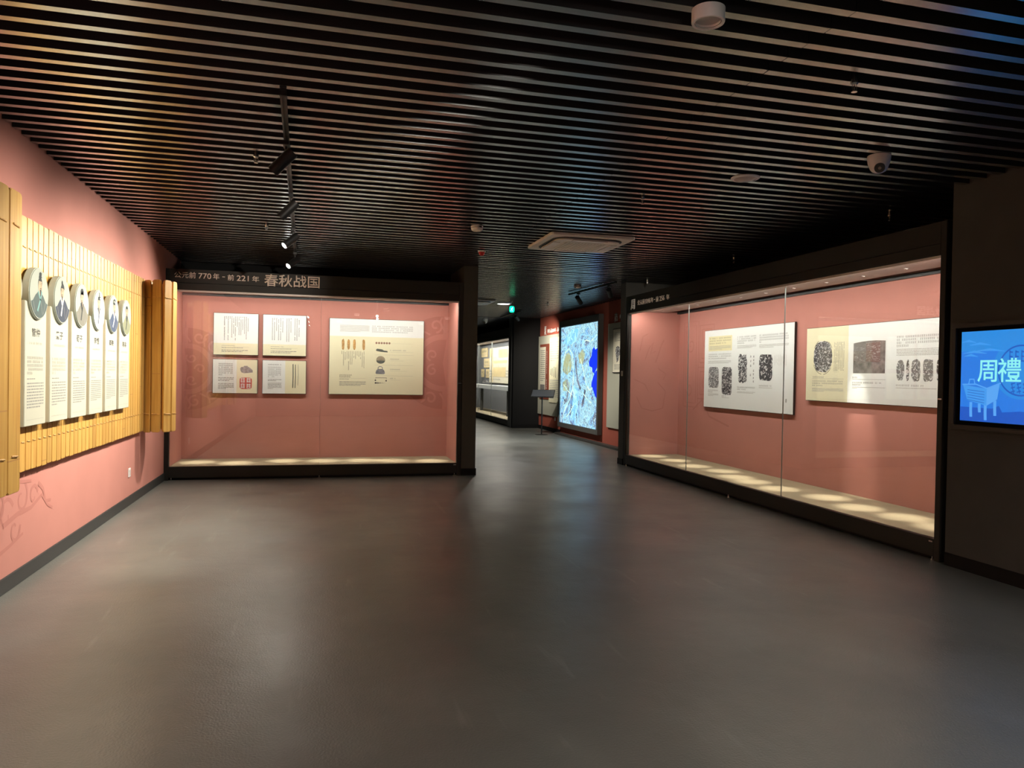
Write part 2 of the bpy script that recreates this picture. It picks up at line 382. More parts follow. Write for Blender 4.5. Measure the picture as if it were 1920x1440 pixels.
def text(parent, name, body, box, material, y, extrude=0., bold=0., bevel=0.):
    """lettering fitted into box (x0, z0, x1, z1) of the local x-z plane, facing -y"""
    _fc.body = body; _fc.size = 1.0; _fc.extrude = 0.; _fc.offset = bold; _fc.resolution_u = 3
    me = bpy.data.meshes.new_from_object(_fo)
    xs = [v.co.x for v in me.vertices]; ys = [v.co.y for v in me.vertices]
    x0, z0, x1, z1 = box
    ax, bx, ay, by = min(xs), max(xs), min(ys), max(ys)
    kx = (x1 - x0) / (bx - ax); kz = (z1 - z0) / (by - ay)
    bm = bmesh.new(); bm.from_mesh(me)
    for v in bm.verts:
        v.co = Vector((x0 + (v.co.x - ax) * kx, y, z0 + (v.co.y - ay) * kz))
    if extrude:
        r = bmesh.ops.extrude_face_region(bm, geom=bm.faces[:])
        for g in r['geom']:
            if isinstance(g, bmesh.types.BMVert): g.co.y -= extrude
    bm.to_mesh(me); bm.free(); me.name = name
    me.materials.clear(); me.materials.append(MATS[material])
    for p in me.polygons: p.material_index = 0
    return link(name, me, parent)
def han_lines(m, x0, x1, zt, zb, n, y, last=.6, size=None):
    """rows of small ideograph-like marks, too small in the photo to read"""
    step = (zt - zb) / n; h = size or step * .62
    for k in range(n):
        z = zt - step * k; x = x0; xe = x1 if k < n - 1 else x0 + (x1 - x0) * last
        while x + h <= xe + 1e-6:
            if random.random() > .07:
                wv = h * .8
                for q in range(3):
                    zz = z - h * (.08 + .36 * q); m.rect(x + random.uniform(0, .15) * wv, zz - h * .13, x + wv * random.uniform(.75, 1), zz, y)
                xx = x + wv * random.uniform(.25, .6); m.rect(xx, z - h, xx + h * .14, z, y)
            x += h * 1.08
def han_column(m, x, zt, zb, h, y):
    z = zt
    while z - h >= zb:
        if random.random() > .08:
            for q in range(3):
                zz = z - h * (.1 + .33 * q); m.rect(x + random.uniform(0, .2) * h, zz - h * .14, x + h * random.uniform(.7, .95), zz, y)
            xx = x + h * random.uniform(.25, .6); m.rect(xx, z - h * .9, xx + h * .14, z, y)
        z -= h * 1.2
def latin_lines(m, x0, x1, zt, zb, n, y, last=.5):
    step = (zt - zb) / n; h = step * .42
    for k in range(n):
        z = zt - step * k; x = x0; xe = x1 if k < n - 1 else x0 + (x1 - x0) * last
        while x < xe:
            wd = min(h * random.uniform(1.2, 5.5), xe - x); m.rect(x, z - h, x + wd, z, y); x += wd + h * .75
def blob(cx, cz, rx, rz, n=28, j=.06, sq=2.):
    pts = []
    for i in range(n):
        a = 2 * PI * i / n; c, s = math.cos(a), math.sin(a); q = (abs(c) ** sq + abs(s) ** sq) ** (-1 / sq); r = q * (1 + random.uniform(-j, j))
        pts.append((cx + rx * c * r, cz + rz * s * r))
    return pts
def spiral(cx, cz, r, turns=1.5, a0=0., n=18, flip=1):
    return [(cx + flip * r * (1 - .75 * i / n) * math.cos(a0 + turns * 2 * PI * i / n), cz + r * (1 - .75 * i / n) * math.sin(a0 + turns * 2 * PI * i / n)) for i in range(n + 1)]
def each(parent, name, material, strokes, y, step=.00015):
    for i, (pts, wd) in enumerate(strokes): MB().stroke(pts, wd, y - step * i).obj(name, material, parent)
def fine(o): o['kind'] = 'stuff'; return o
def spot(name, parent, loc, target, power, size, blend=.5, radius=.03, col=WARM):
    d = bpy.data.lights.new(name, 'SPOT'); d.energy = power; d.spot_size = math.radians(size); d.spot_blend = blend; d.shadow_soft_size = radius; d.color = col
    o = link(name, d, parent); o.location = loc
    o.rotation_euler = (Vector(target) - Vector(loc)).to_track_quat('-Z', 'Y').to_euler(); return o
def strip(name, parent, loc, sx, sy, power, rot, spread=180, col=COOL):
    d = bpy.data.lights.new(name, 'AREA'); d.shape = 'RECTANGLE'; d.size = sx; d.size_y = sy; d.energy = power; d.spread = math.radians(spread); d.color = col
    o = link(name, d, parent); o.location = loc; o.rotation_euler = rot; return o

# ------------------------------------------------------------------ room shell
YF = 30.0
struct(MB().box(-2.3, 7.2, -4.2, YF + .2, -.12, 0).obj('floor', 'floor_epoxy'))
ceil = struct(MB().box(-2.3, 7.2, -4.2, YF + .2, 3.52, 3.62).obj('ceiling', 'ceiling_black'))
JX = 2.285
def slat_mesh(x0, x1): return MB().box(x0, x1, -.025, .025, 0, .10).mesh('ceiling_slat', 'slat')
sm_left = slat_mesh(XL + .004, JX - .0025); sm_right = slat_mesh(JX + .0025, XR - .003); sm_right_long = slat_mesh(JX + .0025, 6.28)
sm_far = slat_mesh(2.34, 6.18); sm_far2 = slat_mesh(2.34, 6.58)
k = -30
while True:
    y = 3.502 + .1652 * k; k += 1
    if y > 25.5: break
    if y < 12.12:
        link('ceiling_slat', sm_left, ceil, (0, y, H + random.uniform(-.001, .001)))
        link('ceiling_slat', sm_right if y < 5.14 else sm_right_long, ceil, (0, y, H + random.uniform(-.002, .002)))
    elif y < 20.55: link('ceiling_slat', sm_far, ceil, (0, y, H))
    elif y > 20.8: link('ceiling_slat', sm_far2, ceil, (0, y, H))
wl = struct(MB().box(XL - .2, XL, -4, 12.4, 0, 3.52).obj('wall_left', 'pink'))
struct(MB().box(XL, XL + .014, -4, YC - .005, 0, .108).obj('baseboard_left', 'baseboard', bevel=.003))
struct(MB().box(XL - .2, 6.5, -4.2, -4, 0, 3.52).obj('wall_rear', 'wall_dark'))
struct(MB().box(XR, 6.5, -4, 5.12, 0, 3.52).obj('wall_right', 'wall_dark'))
struct(MB().box(XR - .014, XR, -4, 5.115, 0, .108).obj('baseboard_right', 'baseboard_black', bevel=.003))
struct(MB().box(6.30, 6.5, 5.12, 12.0, 0, 3.52).obj('wall_case_right', 'wall_black'))
struct(MB().box(XL, 2.10, 12.2, 12.4, 0, 3.52).obj('wall_front', 'wall_black'))
struct(MB().box(2.105, 2.325, YC - .01, 12.4, 0, H).obj('wall_divider', 'wall_dark'))
struct(MB().box(2.105, 2.337, YC - .022, YC - .01, 0, .105).box(2.325, 2.337, YC - .01, 12.4, 0, .105).obj('baseboard_divider', 'baseboard_black'))
struct(MB().box(XR, 6.5, 12.0, 12.22, 0, H).obj('wall_return', 'wall_dark'))
struct(MB().box(XR - .013, XR, 12.0, 12.22, 0, .105).obj('baseboard_return', 'baseboard_black'))
wr = struct(MB().box(6.20, 6.5, 12.22, 20.6, 0, 3.52).obj('wall_red', 'red_wall'))
struct(MB().box(6.186, 6.20, 18.6, 20.6, 0, .105).obj('baseboard_red', 'baseboard_black'))
struct(MB().box(5.41, 6.8, 20.6, 20.78, 0, 3.52).obj('wall_black', 'wall_black'))
struct(MB().box(5.41, 6.186, 20.588, 20.6, 0, .105).obj('baseboard_black_wall', 'baseboard_black'))
struct(MB().box(6.60, 6.8, 20.78, YF, 0, 3.52).obj('wall_far_right', 'wall_black'))
struct(MB().box(2.1, 7.0, YF, YF + .2, 0, 3.52).obj('wall_end', 'wall_black'))
struct(MB().box(2.105, 2.325, 12.4, YF, 0, 3.52).obj('wall_passage', 'wall_dark'))
struct(MB().box(6.03, 6.20, 12.3, 18.58, 0, .045).obj('trim_1', 'platform', bevel=.005))
# tone-on-tone cloud relief on the lower left wall
mo = link('wall_motif', None, wl, (XL, 0, 0), (0, 0, PI / 2))
mo.empty_display_size = .1
ss = [(spiral(cx, cz, r, t, a, 20, fl), lambda q: .030 * (1 - .5 * q)) for cx, cz, r, t, a, fl in ((5.75, .52, .13, .95, .4, 1), (6.02, .60, .12, .9, 2.2, -1), (5.55, .36, .12, .9, 1., 1), (6.25, .58, .09, .9, .2, 1), (5.9, .40, .10, .9, 3., -1), (5.62, .62, .10, .9, 5., 1))]
ss += [(p, lambda q: .034 * (1 - .6 * q) + .006) for p in ([(5.3, .30), (5.55, .27), (5.8, .30), (6.05, .34)], [(5.7, .46), (5.95, .50), (6.2, .50), (6.42, .56), (6.55, .46), (6.66, .42)], [(6.35, .66), (6.45, .60), (6.5, .50), (6.62, .49)], [(5.4, .74), (5.7, .76), (6.0, .72), (6.2, .70)])]
each(mo, 'cloud_scroll', 'pink_dark', ss, -.0008)

# ------------------------------------------------------------------ glazed display cases
ZT, ZG, ZB = 2.93, 2.645, .188
def display_case(name, label, loc, rz, W, D, joints, spots, back, plinth='plinth', wash=1.0, spot_p=1.0, side=None):
    c = thing(name, label, 'display case', loc, rz)
    side = side or back
    MB().box(.06, W - .06, 0, .06, .035, ZB).obj('base_board', 'frame_black', c, bevel=.003)
    MB().box(.03, W - .03, .05, .09, 0, .05).obj('toe_kick', 'baseboard_black', c)
    for u in (.09, W / 2, W - .09): MB().lathe([(0, 0), (.018, 0), (.018, .012), (.010, .016), (.010, .036), (0, .036)], 12, (u, .022, 0)).obj('foot', 'chrome', c, smooth=True)
    MB().box(0, .06, 0, .08, 0, ZT).obj('post', 'frame_black', c, bevel=.003)
    MB().box(W - .06, W, 0, .08, 0, ZT).obj('post', 'frame_black', c, bevel=.003)
    MB().box(.06, W - .06, 0, .06, ZG, 2.738).obj('header_rail', 'frame_black', c, bevel=.003)
    MB().box(.06, W - .06, 0, .06, 2.743, ZT).obj('header', 'frame_black', c, bevel=.003)
    MB().box(.06, W - .06, .03, .058, ZG - .022, ZG).obj('glass_rail', 'alu', c, bevel=.002)
    MB().box(0, W, .06, D + .02, ZT - .02, ZT).obj('roof', 'frame_black', c)
    MB().box(.06, W - .06, .06, D, .05, ZB).obj('plinth', plinth, c, bevel=.004)
    bp = MB().box(.03, W - .03, D, D + .02, .0, ZT - .02).obj('back_panel', back, c)
    MB().box(.03, .06, .08, D, 0, ZT - .02).obj('side_panel', side, c)
    MB().box(W - .06, W - .03, .08, D, 0, ZT - .02).obj('side_panel', side, c)
    MB().box(.06, W - .06, .06, D * .72, 2.675, 2.69).obj('light_panel', 'case_ceiling', c)
    MB().box(.06, W - .06, D * .72, D, 2.80, 2.81).obj('slot_panel', 'wall_black', c)
    MB().box(.06, W - .06, D - .05, D - .002, 2.66, 2.70).obj('hanging_rail', 'black_metal', c)
    e = [.06] + list(joints) + [W - .06]
    for a, b in zip(e[:-1], e[1:]):
        g = MB().box(a + .002, b - .002, .034, .046, ZB - .004, ZG - .01).obj('glass_pane', 'glass', c)
        MB().box(b - .0026, b - .0006, .033, .047, ZB, ZG - .022).obj('glass_edge', 'glass_edge', g)
    MB().box(W - .052, W - .010, -.006, .0, 1.395, 1.408).obj('lock', 'chrome', c, bevel=.002)
    MB().box(W - .11, W - .07, -.004, 0, ZB - .03, ZB - .018).obj('latch', 'chrome', c, bevel=.001)
    for u in spots:
        s = MB().lathe([(.012, 0), (.022, 0), (.024, .003), (.024, .006), (.012, .006), (.012, 0)], 16, (u, .50, 2.669)).obj('downlight', 'case_ceiling', c, smooth=True)
        MB().cyl((u, .50, 2.671), (u, .50, 2.674), .012, n=12).obj('lens', 'lens_soft', s)
        spot('case_spot_lamp', c, (u, .50, 2.664), (u + random.uniform(-.10, .10), .45 + random.uniform(-.12, .12), .2), P_CASE_SPOT * spot_p, 14.5, 1.0, .02)
    MB().box(.10, W - .10, .075, .105, 2.655, 2.675).obj('led_strip', 'alu', c)
    strip('case_wash_lamp', c, (W / 2, .11, 2.648), W - .3, .03, P_CASE_WASH * wash * W, (math.radians(28), 0, 0))
    strip('case_spill_lamp', c, (W / 2, .14, 2.648), W - .3, .03, P_CASE_SPILL * wash * W, (0, 0, 0), 52)
    return c, bp

W1 = 4.16
c1, bp1 = display_case('display_case', 'black framed glass wall case with salmon interior below large four-character dynasty heading', (XL, YC, 0), 0., W1, .97,
                  [2.08], [.36 + .57 * i for i in range(7)], 'pink')
for body, x0, x1, z0, z1 in (('公元前', .11, .385, 2.806, 2.892), ('770', .42, .585, 2.806, 2.884), ('年', .61, .69, 2.804, 2.890), ('-', .73, .765, 2.840, 2.850), ('前', .80, .885, 2.800, 2.882), ('221', .92, 1.08, 2.800, 2.876), ('年', 1.125, 1.22, 2.794, 2.878)):
    text(c1, 'header_lettering', body, (x0, z0, x1, z1), 'letter_cream', -.0005, .006, .008)
text(c1, 'header_lettering', '春秋战国', (1.29, 2.742, 2.05, 2.915), 'letter_cream', -.0005, .010, .010)
W2 = 6.80
c2, bp2 = display_case('display_case', 'long black framed glass wall case with salmon interior beside the dark wall screen', (XR, 11.98, 0), -PI / 2, W2, 1.0,
                  [2.20, 4.50], [.42 + .60 * i for i in range(11)], 'pink')
text(c2, 'header_lettering', '周', (.21, 2.690, .375, 2.862), 'letter_white', -.0005, .008, .010)
for body, x0, x1, z0, z1 in (('公元前', .48, .76, 2.744, 2.828), ('1046', .79, .985, 2.744, 2.822), ('年', 1.0, 1.08, 2.744, 2.826), ('-', 1.11, 1.145, 2.778, 2.788), ('前', 1.18, 1.27, 2.740, 2.824), ('256', 1.31, 1.48, 2.740, 2.818), ('年', 1.54, 1.64, 2.738, 2.822)):
    text(c2, 'header_lettering', body, (x0, z0, x1, z1), 'letter_cream', -.0005, .006, .008)
# one tilted spot in the long case throws its beam on the back wall
spot('case_spot_lamp', c2, (4.55, .50, 2.650), (4.62, 1.0, .95), P_CASE_SPOT * .4, 20, .9, .012)
# tone-on-tone round motifs printed on the case walls
def ring_motif(parent, cx, cz, R, y, clip=None):
    m = MB(); n = 40
    def ok(p): return clip is None or clip(p)
    for ra, rb in ((1.0, .62), (.5, .0)):
        for i in range(n):
            a0, a1 = 2 * PI * i / n, 2 * PI * (i + 1) / n
            q = [(cx + R * r * math.cos(a), cz + R * r * math.sin(a)) for r, a in ((ra, a0), (ra, a1), (rb, a1), (rb, a0))]
            if all(ok(p) for p in q): m.poly(q if rb else q[:3], y)
    base = m.obj('wall_motif', 'pink_dark', parent)
    ss = []
    for i in range(12):
        a = 2 * PI * i / 12 + .2; p = (cx + R * .81 * math.cos(a), cz + R * .81 * math.sin(a))
        ss.append((spiral(p[0], p[1], R * .15, 1.1, a + i, 18, 1 if i % 2 else -1), R * .045))
        a2 = a + .28; ss.append(([(cx + R * rr * math.cos(a2 + .12 * math.sin(rr * 9)), cz + R * rr * math.sin(a2 + .12 * math.sin(rr * 9))) for rr in (.66, .74, .82, .90, .98)], R * .04))
    for i in range(5):
        a = 2 * PI * i / 5; ss.append((spiral(cx + R * .28 * math.cos(a), cz + R * .28 * math.sin(a), R * .13, 1.1, a * 2, 18, 1 if i % 2 else -1), R * .04))
    each(base, 'motif_scroll', 'pink_light', [q for q in ss if all(ok(p) for p in q[0])], y - .0006, .0001)
ring_motif(c1, 4.02, 1.72, .76, .9685, lambda p: p[0] < W1 - .065)
ring_motif(c1, .14, 1.55, .62, .9685, lambda p: p[0] > .065)
# angular relief in the long case: nested frames and brush strokes near its far end
ss = []
for a, b, c_, d in ((.25, 1.05, .75, 2.5), (.75, 1.2, 1.3, 1.72), (.8, 1.8, 1.25, 2.42), (1.3, 1.02, 1.62, 1.6)):
    for g in (0, .07): ss.append(([(a + g, b + g), (c_ - g, b + g), (c_ - g, d - g), (a + g, d - g), (a + g, b + g)], .022))
ss += [(spiral(sx, sz, .13, 1.1, sx * 7, 18), .022) for sx, sz in ((.45, 1.35), (.5, 2.1), (1.0, 1.45), (1.02, 2.1), (1.45, 1.3))]
ss.append(([(.6, 1.0), (.9, 1.18), (1.15, .92), (1.45, .86), (1.75, .80)], .03))
each(c2, 'wall_motif', 'pink_dark', ss, .9985)
for i, pts in enumerate(([(.25, 2.0), (.3, 2.25), (.4, 2.3)], [(.35, 1.85), (.42, 2.05), (.5, 2.15), (.45, 1.95), (.55, 2.0)], [(.55, 1.8), (.65, 2.1), (.7, 2.2)], [(.15, 1.5), (.35, 1.42), (.42, 1.3)], [(.2, 1.2), (.3, 1.0), (.5, .95), (.7, 1.0), (.75, 1.3), (.6, 1.45)], [(.6, 1.7), (.75, 1.6), (.7, 1.5)])):
    m = MB().stroke(pts, .018, 0); m.v = [(.0612 + .0001 * i, a, b) for a, _, b in m.v]      # on the far end panel, which faces down the case
    m.obj('wall_motif', 'pink_dark', c2)

# ------------------------------------------------------------------ text boards in the cases
BT = .028
def board(name, label, cat, loc, rz, W_, z0, z1, face='board_white', group=None, edge='board_edge'):
    b = thing(name, label, cat, (loc[0], loc[1], z0), rz, group)
    MB().box(0, W_, -BT, 0, 0, z1 - z0).obj('backing', edge, b, bevel=.002)
    MB().box(.006, W_ - .006, -BT - .003, -BT, .006, z1 - z0 - .006).obj('face', face, b)
    return b
FY = -BT - .0036
F2 = FY - .0006
F3 = FY - .0012
YB1 = YC + .97 - .012                                  # boards stand a finger's width off the panel
def standoff(b, W_, hh):
    for u in (.1, W_ - .1):
        for v in (.1, hh - .1): MB().cyl((u, 0, v), (u, .0125, v), .012, n=8).obj('standoff', 'chrome', b)
# two upper boards with vertical columns of script
for (x0, ln, lab, seed) in ((-1.56, (.38, .05, .38, .05, .33, .28, .38, .16, .29, .29, .21, .28, .36, .23), 'square white board with fourteen uneven columns of script above cream caption strip', 1),
                        (-.85, (.36, .36, .22, .36, .36, .23, 0, .38, .38, .24, 0, .36, .36, .29), 'square white board with four clusters of script columns above cream caption strip', 2)):
    random.seed(seed)
    b = board('text_board', lab, 'board', (x0, YB1), 0, .65, 1.772, 2.412, group='small text boards in the front case')
    standoff(b, .65, .64)
    m = MB(); m.rect(.006, .006, .644, .18, FY); m.obj('caption_strip', 'board_cream', b)
    m = MB(); n = len(ln); xa, xb = (.15, .49) if seed == 1 else (.135, .53)
    for i, l in enumerate(ln):
        if l: han_column(m, xa + (xb - xa) * i / (n - 1), .588, .588 - l, .017, F2)
    fine(m.obj('script', 'ink', b))
    m = MB(); han_lines(m, .12, .32, .15, .128, 1, F2, 1.); m.rect(.29, .123, .52, .1245, F2); latin_lines(m, .12, .46, .115, .098, 1, F2, .9); latin_lines(m, .12, .5, .078, .035, 2, F2, .8)
    fine(m.obj('caption', 'ink_grey', b))
random.seed(3)
b = board('text_board', 'white and cream board showing a grey stone above a red square seal print', 'board', (-1.565, YB1), 0, .65, 1.185, 1.710, group='small text boards in the front case'); standoff(b, .65, .525)
MB().rect(.345, .006, .644, .519, FY).obj('picture_field', 'board_cream', b)
m = MB(); han_lines(m, .085, .305, .462, .265, 7, F2, .3); fine(m.obj('script', 'ink', b))
m = MB(); latin_lines(m, .08, .305, .245, .18, 3, F2, .7); latin_lines(m, .08, .305, .155, .06, 5, F2, .5); fine(m.obj('caption', 'ink_grey', b))
MB().poly([(.40, .35), (.395, .385), (.41, .405), (.445, .412), (.45, .425), (.50, .425), (.51, .412), (.545, .39), (.575, .36), (.578, .325), (.52, .318), (.45, .313), (.415, .325)], F2).obj('stone_picture', 'stone_grey', b)
sp = MB().poly(blob(.478, .158, .088, .088, 36, .012, 6.), F2).obj('seal_print', 'seal_red', b)
m = MB()
for qx, qz in ((.435, .205), (.52, .205), (.435, .118), (.52, .118)):
    for j in range(4):
        m.stroke([(qx - .032, qz + .028 - .019 * j), (qx + random.uniform(-.01, .01), qz + .028 - .019 * j + random.uniform(-.006, .006)), (qx + .032, qz + .028 - .019 * j)], .0075, F3)
    for j in (-.018, .015): m.stroke([(qx + j, qz + .036), (qx + j * 1.3, qz - .036)], .0075, F3)
m.obj('seal_characters', 'board_white', sp)
b = board('text_board', 'white and cream board showing three thin dark bamboo slips', 'board', (-.85, YB1), 0, .655, 1.185, 1.708, group='small text boards in the front case'); standoff(b, .65, .52)
MB().rect(.34, .006, .649, .517, FY).obj('picture_field', 'board_cream', b)
m = MB(); han_lines(m, .085, .285, .462, .435, 1, F2, 1.); fine(m.obj('script', 'ink', b))
m = MB(); han_lines(m, .085, .285, .42, .245, 6, F2, .5); latin_lines(m, .085, .285, .225, .19, 2, F2, .6); latin_lines(m, .085, .285, .17, .07, 6, F2, .4); fine(m.obj('caption', 'ink_grey', b))
for i, (xx, wd, za, zb_) in enumerate(((.455, .014, .465, .095), (.49, .011, .46, .095), (.53, .005, .46, .135))):
    MB().stroke([(xx, za), (xx + .003, (za + zb_) / 2), (xx - .001, zb_)], wd, F2).obj('slip_picture', 'bronze', b)
# the large board: weights and measures
random.seed(4)
b = board('text_board', 'large cream board with bamboo slips, ball, weight and balance pictures', 'board', (.145, YB1), 0, 1.495, 1.186, 2.392); standoff(b, 1.495, 1.2)
MB().rect(.006, .925, 1.489, 1.20, FY).obj('heading_field', 'board_white', b)
MB().rect(.006, .006, 1.489, .925, FY).obj('picture_field', 'board_cream', b)
m = MB(); latin_lines(m, .165, .62, 1.10, .99, 8, F2, .7); fine(m.obj('caption', 'ink_pale', b))
m = MB(); han_lines(m, .66, 1.335, 1.105, .985, 4, F2, .85, .019); fine(m.obj('script', 'ink_grey', b))
for i, (xa, tilt) in enumerate(((.215, .006), (.30, 0), (.39, -.006), (.535, .008))):
    MB().poly(blob(xa, .795, .021, .083, 22, .08, 3.), F2).obj('slip_picture', 'slip_brown', b)
m = MB()
for i in range(14):
    xx = .19 + .0265 * i; han_column(m, xx, .69, .69 - (.06, .24, .15, .13, .32, .22, .22, .11, .14, .13, .10, .14, .25, .28)[i], .015, F2)
han_lines(m, .165, .375, .318, .265, 2, F2, .9, .02); fine(m.obj('script', 'ink', b))
m = MB(); m.rect(.165, .258, .575, .2595, F2); latin_lines(m, .165, .31, .248, .232, 1, F2, 1.); latin_lines(m, .165, .575, .208, .13, 4, F2, .8)
for z in (.64, .475, .305): m.rect(.705, z, 1.325, z + .0016, F2)
for z, wd in ((.70, .37), (.56, .22), (.395, .28), (.25, .17)): m.rect(.955, z - .012, .955 + wd, z - .0105, F2); han_lines(m, .955, .955 + wd * .7, z + .024, z + .002, 1, F2, 1., .017)
m.rect(.965, .825, 1.32, .8262, F2); fine(m.obj('caption', 'ink_grey', b))
m = MB()
for i in range(6): m.ell(.735 + .041 * i, .829, .017, .017, F2, 14)
m.obj('coin_picture', 'coin_brown', b)
MB().poly([(.725, .715), (.745, .738), (.83, .728), (.85, .712), (.91, .704), (.915, .682), (.86, .684), (.80, .69), (.74, .70)], F2).obj('key_picture', 'bronze', b)
o = MB().ell(.805, .560, .070, .062, F2, 30).obj('ball_picture', 'ball_brown', b); MB().poly([(.805 + .069 * math.cos(a), .548 + .048 * math.sin(a)) for a in [PI + PI * i / 14 for i in range(15)]], F3).obj('ball_shade_band', 'bronze', o)
o = MB().poly([(.725, .345), (.735, .39), (.765, .415), (.835, .415), (.865, .39), (.875, .345), (.86, .332), (.74, .332)], F2).obj('weight_picture', 'bag_grey', b)
MB().stroke([(.765, .41), (.768, .44), (.785, .452), (.815, .452), (.832, .44), (.835, .41)], .012, F2).obj('weight_handle', 'bag_grey', o)
m = MB(); m.stroke([(.725, .272), (.905, .272)], .006, F2); m.stroke([(.728, .272), (.726, .24)], .0025, F2); m.stroke([(.90, .272), (.896, .235)], .0025, F2); m.ell(.726, .232, .013, .010, F2, 14); m.ell(.896, .226, .013, .010, F2, 14)
for i in range(7): m.ell(.728 + .026 * i, .19, .013 - .0016 * i, .013 - .0016 * i, F2, 12)
m.obj('balance_picture', 'ink', b)

# boards in the long case
random.seed(5)
XB2 = XR + 1.0 - .012
b = board('text_board', 'wide white board with four inscription rubbings and a pale yellow note', 'board', (XB2, 10.95), -PI / 2, 2.37, 1.072, 2.317); standoff(b, 2.37, 1.245)
MB().rect(.13, .905, .83, 1.140, FY).obj('note_field', 'board_yellow', b)
m = MB(); han_lines(m, .16, .80, 1.118, 1.00, 3, F2, .8, .022); han_lines(m, .13, .82, .865, .765, 3, F2, .8, .022); han_lines(m, .98, 1.48, 1.11, .985, 4, F2, .4, .022); han_lines(m, 1.56, 2.25, 1.11, .98, 4, F2, .08, .022)
han_lines(m, .14, .45, .29, .235, 2, F2, .5, .022); han_lines(m, .56, .70, .208, .185, 1, F2, 1., .022); han_lines(m, 1.0, 1.48, .355, .295, 2, F2, .5, .022); han_lines(m, 1.57, 1.89, .388, .36, 1, F2, 1., .022)
fine(m.obj('script', 'ink_grey', b))
m = MB(); latin_lines(m, .16, .80, .985, .92, 4, F2, .6); latin_lines(m, .13, .82, .75, .70, 3, F2, .9); latin_lines(m, .98, 1.48, .97, .92, 3, F2, .8); latin_lines(m, 1.56, 2.25, .965, .91, 3, F2, .5); latin_lines(m, .14, .46, .225, .18, 3, F2, .5); latin_lines(m, 1.0, 1.48, .28, .25, 2, F2, .9); latin_lines(m, 1.57, 1.89, .352, .335, 1, F2, 1.); latin_lines(m, .56, .78, .175, .16, 1, F2, 1.)
fine(m.obj('caption', 'ink_pale', b))
for pts, mt in ((blob(.305, .485, .155, .166, 34, .03, 7.), 'rub_fine'), (blob(.70, .433, .143, .216, 34, .03, 7.), 'rub_mid'), (blob(1.135, .618, .115, .212, 34, .10, 5.), 'rub_coarse'), (blob(1.725, .638, .16, .187, 36, .03, 6.), 'rub_swirl')):
    MB().poly(pts, F2).obj('rubbing', mt, b)
m = MB()
for xx, n in ((1.335, 5), (1.41, 8)):
    for i in range(n): han_column(m, xx, .815 - .052 * i * (1 if xx > 1.4 else 1.3), .77 - .052 * i * (1 if xx > 1.4 else 1.3), .033, F2)
fine(m.obj('seal_script', 'ink', b))
m = MB()
for i in range(9): han_column(m, 1.93 + .033 * i, .81, .81 - random.choice((.12, .16, .16)), .014, F2)
fine(m.obj('pale_script', 'ink_pale', b))
MB().poly(blob(2.215, .185, .016, .027, 18, .1, 4.), F2).obj('colophon', 'ink_pale', b)
random.seed(6)
b = board('text_board', 'wide board half cream half white with oval rubbing and brick-screen photograph', 'board', (XB2, 8.325), -PI / 2, 2.62, 1.278, 2.212); standoff(b, 2.62, .934)
MB().rect(.006, .006, .785, .928, FY).obj('cream_field', 'board_cream', b)
MB().poly(blob(.325, .56, .172, .195, 40, .04, 2.6), F2).obj('rubbing', 'rub_oval', b)
m = MB()
for a0, a1, r in ((2.0, 2.6, 1.12), (.5, 1.0, 1.12), (3.6, 4.6, 1.13), (4.8, 5.6, 1.14)):
    m.stroke([(.325 + .172 * r * math.cos(a0 + (a1 - a0) * i / 8), .56 + .195 * r * math.sin(a0 + (a1 - a0) * i / 8)) for i in range(9)], .006, F2)
m.obj('rubbing_edge', 'ink', b)
m = MB()
for i in range(8): han_column(m, .535 + .024 * i, .735, .38, .014, F2)
fine(m.obj('seal_script', 'ink', b))
m = MB(); han_lines(m, .14, .36, .315, .29, 1, F2, 1., .02); m.rect(.13, .283, .715, .2855, F2); han_lines(m, .13, .715, .265, .18, 3, F2, .35, .019)
han_lines(m, .865, .95, .315, .29, 1, F2, 1., .02); m.rect(.865, .283, 1.395, .2855, F2); han_lines(m, .865, 1.35, .255, .205, 2, F2, .3, .019)
han_lines(m, 1.55, 2.5, .765, .635, 4, F2, .22, .023); han_lines(m, 1.55, 1.95, .235, .21, 1, F2, 1., .02); fine(m.obj('script', 'ink_grey', b))
m = MB(); latin_lines(m, .13, .715, .165, .115, 4, F2, .4); latin_lines(m, .865, 1.395, .195, .17, 2, F2, .15); latin_lines(m, 1.55, 2.5, .62, .54, 5, F2, .6); latin_lines(m, 1.55, 2.1, .20, .185, 1, F2, 1.); fine(m.obj('caption', 'ink_pale', b))
ph = MB().poly([(.875, .355), (1.385, .355), (1.385, .722), (1.25, .730), (1.13, .730), (1.0, .722), (.875, .708)], F2).obj('photograph', 'photo_dark', b)
MB().poly([(.885, .50), (1.08, .49), (1.08, .70), (.885, .695)], F3).obj('screen_left', 'photo_screen', ph)
MB().poly([(1.085, .49), (1.31, .48), (1.31, .71), (1.085, .705)], F3).obj('screen_right', 'photo_screen_red', ph)
for cx, rx, rz, mt, sq in ((1.61, .055, .11, 'rub_grey', 3.), (1.715, .02, .115, 'rub_coarse', 3.), (1.825, .06, .115, 'rub_grey', 4.), (1.99, .065, .115, 'rub_grey', 7.), (2.16, .06, .115, 'rub_coarse', 5.)):
    MB().poly(blob(cx, .388, rx, rz, 30, .05, sq), F2).obj('rubbing', mt, b)

# ------------------------------------------------------------------ bamboo slip scroll on the left wall
scr = thing('bamboo_slip_scroll', 'giant unrolled bamboo slip scroll with curled ends covering the salmon wall', 'wall decoration', (XL, 7.4, 0), PI / 2)
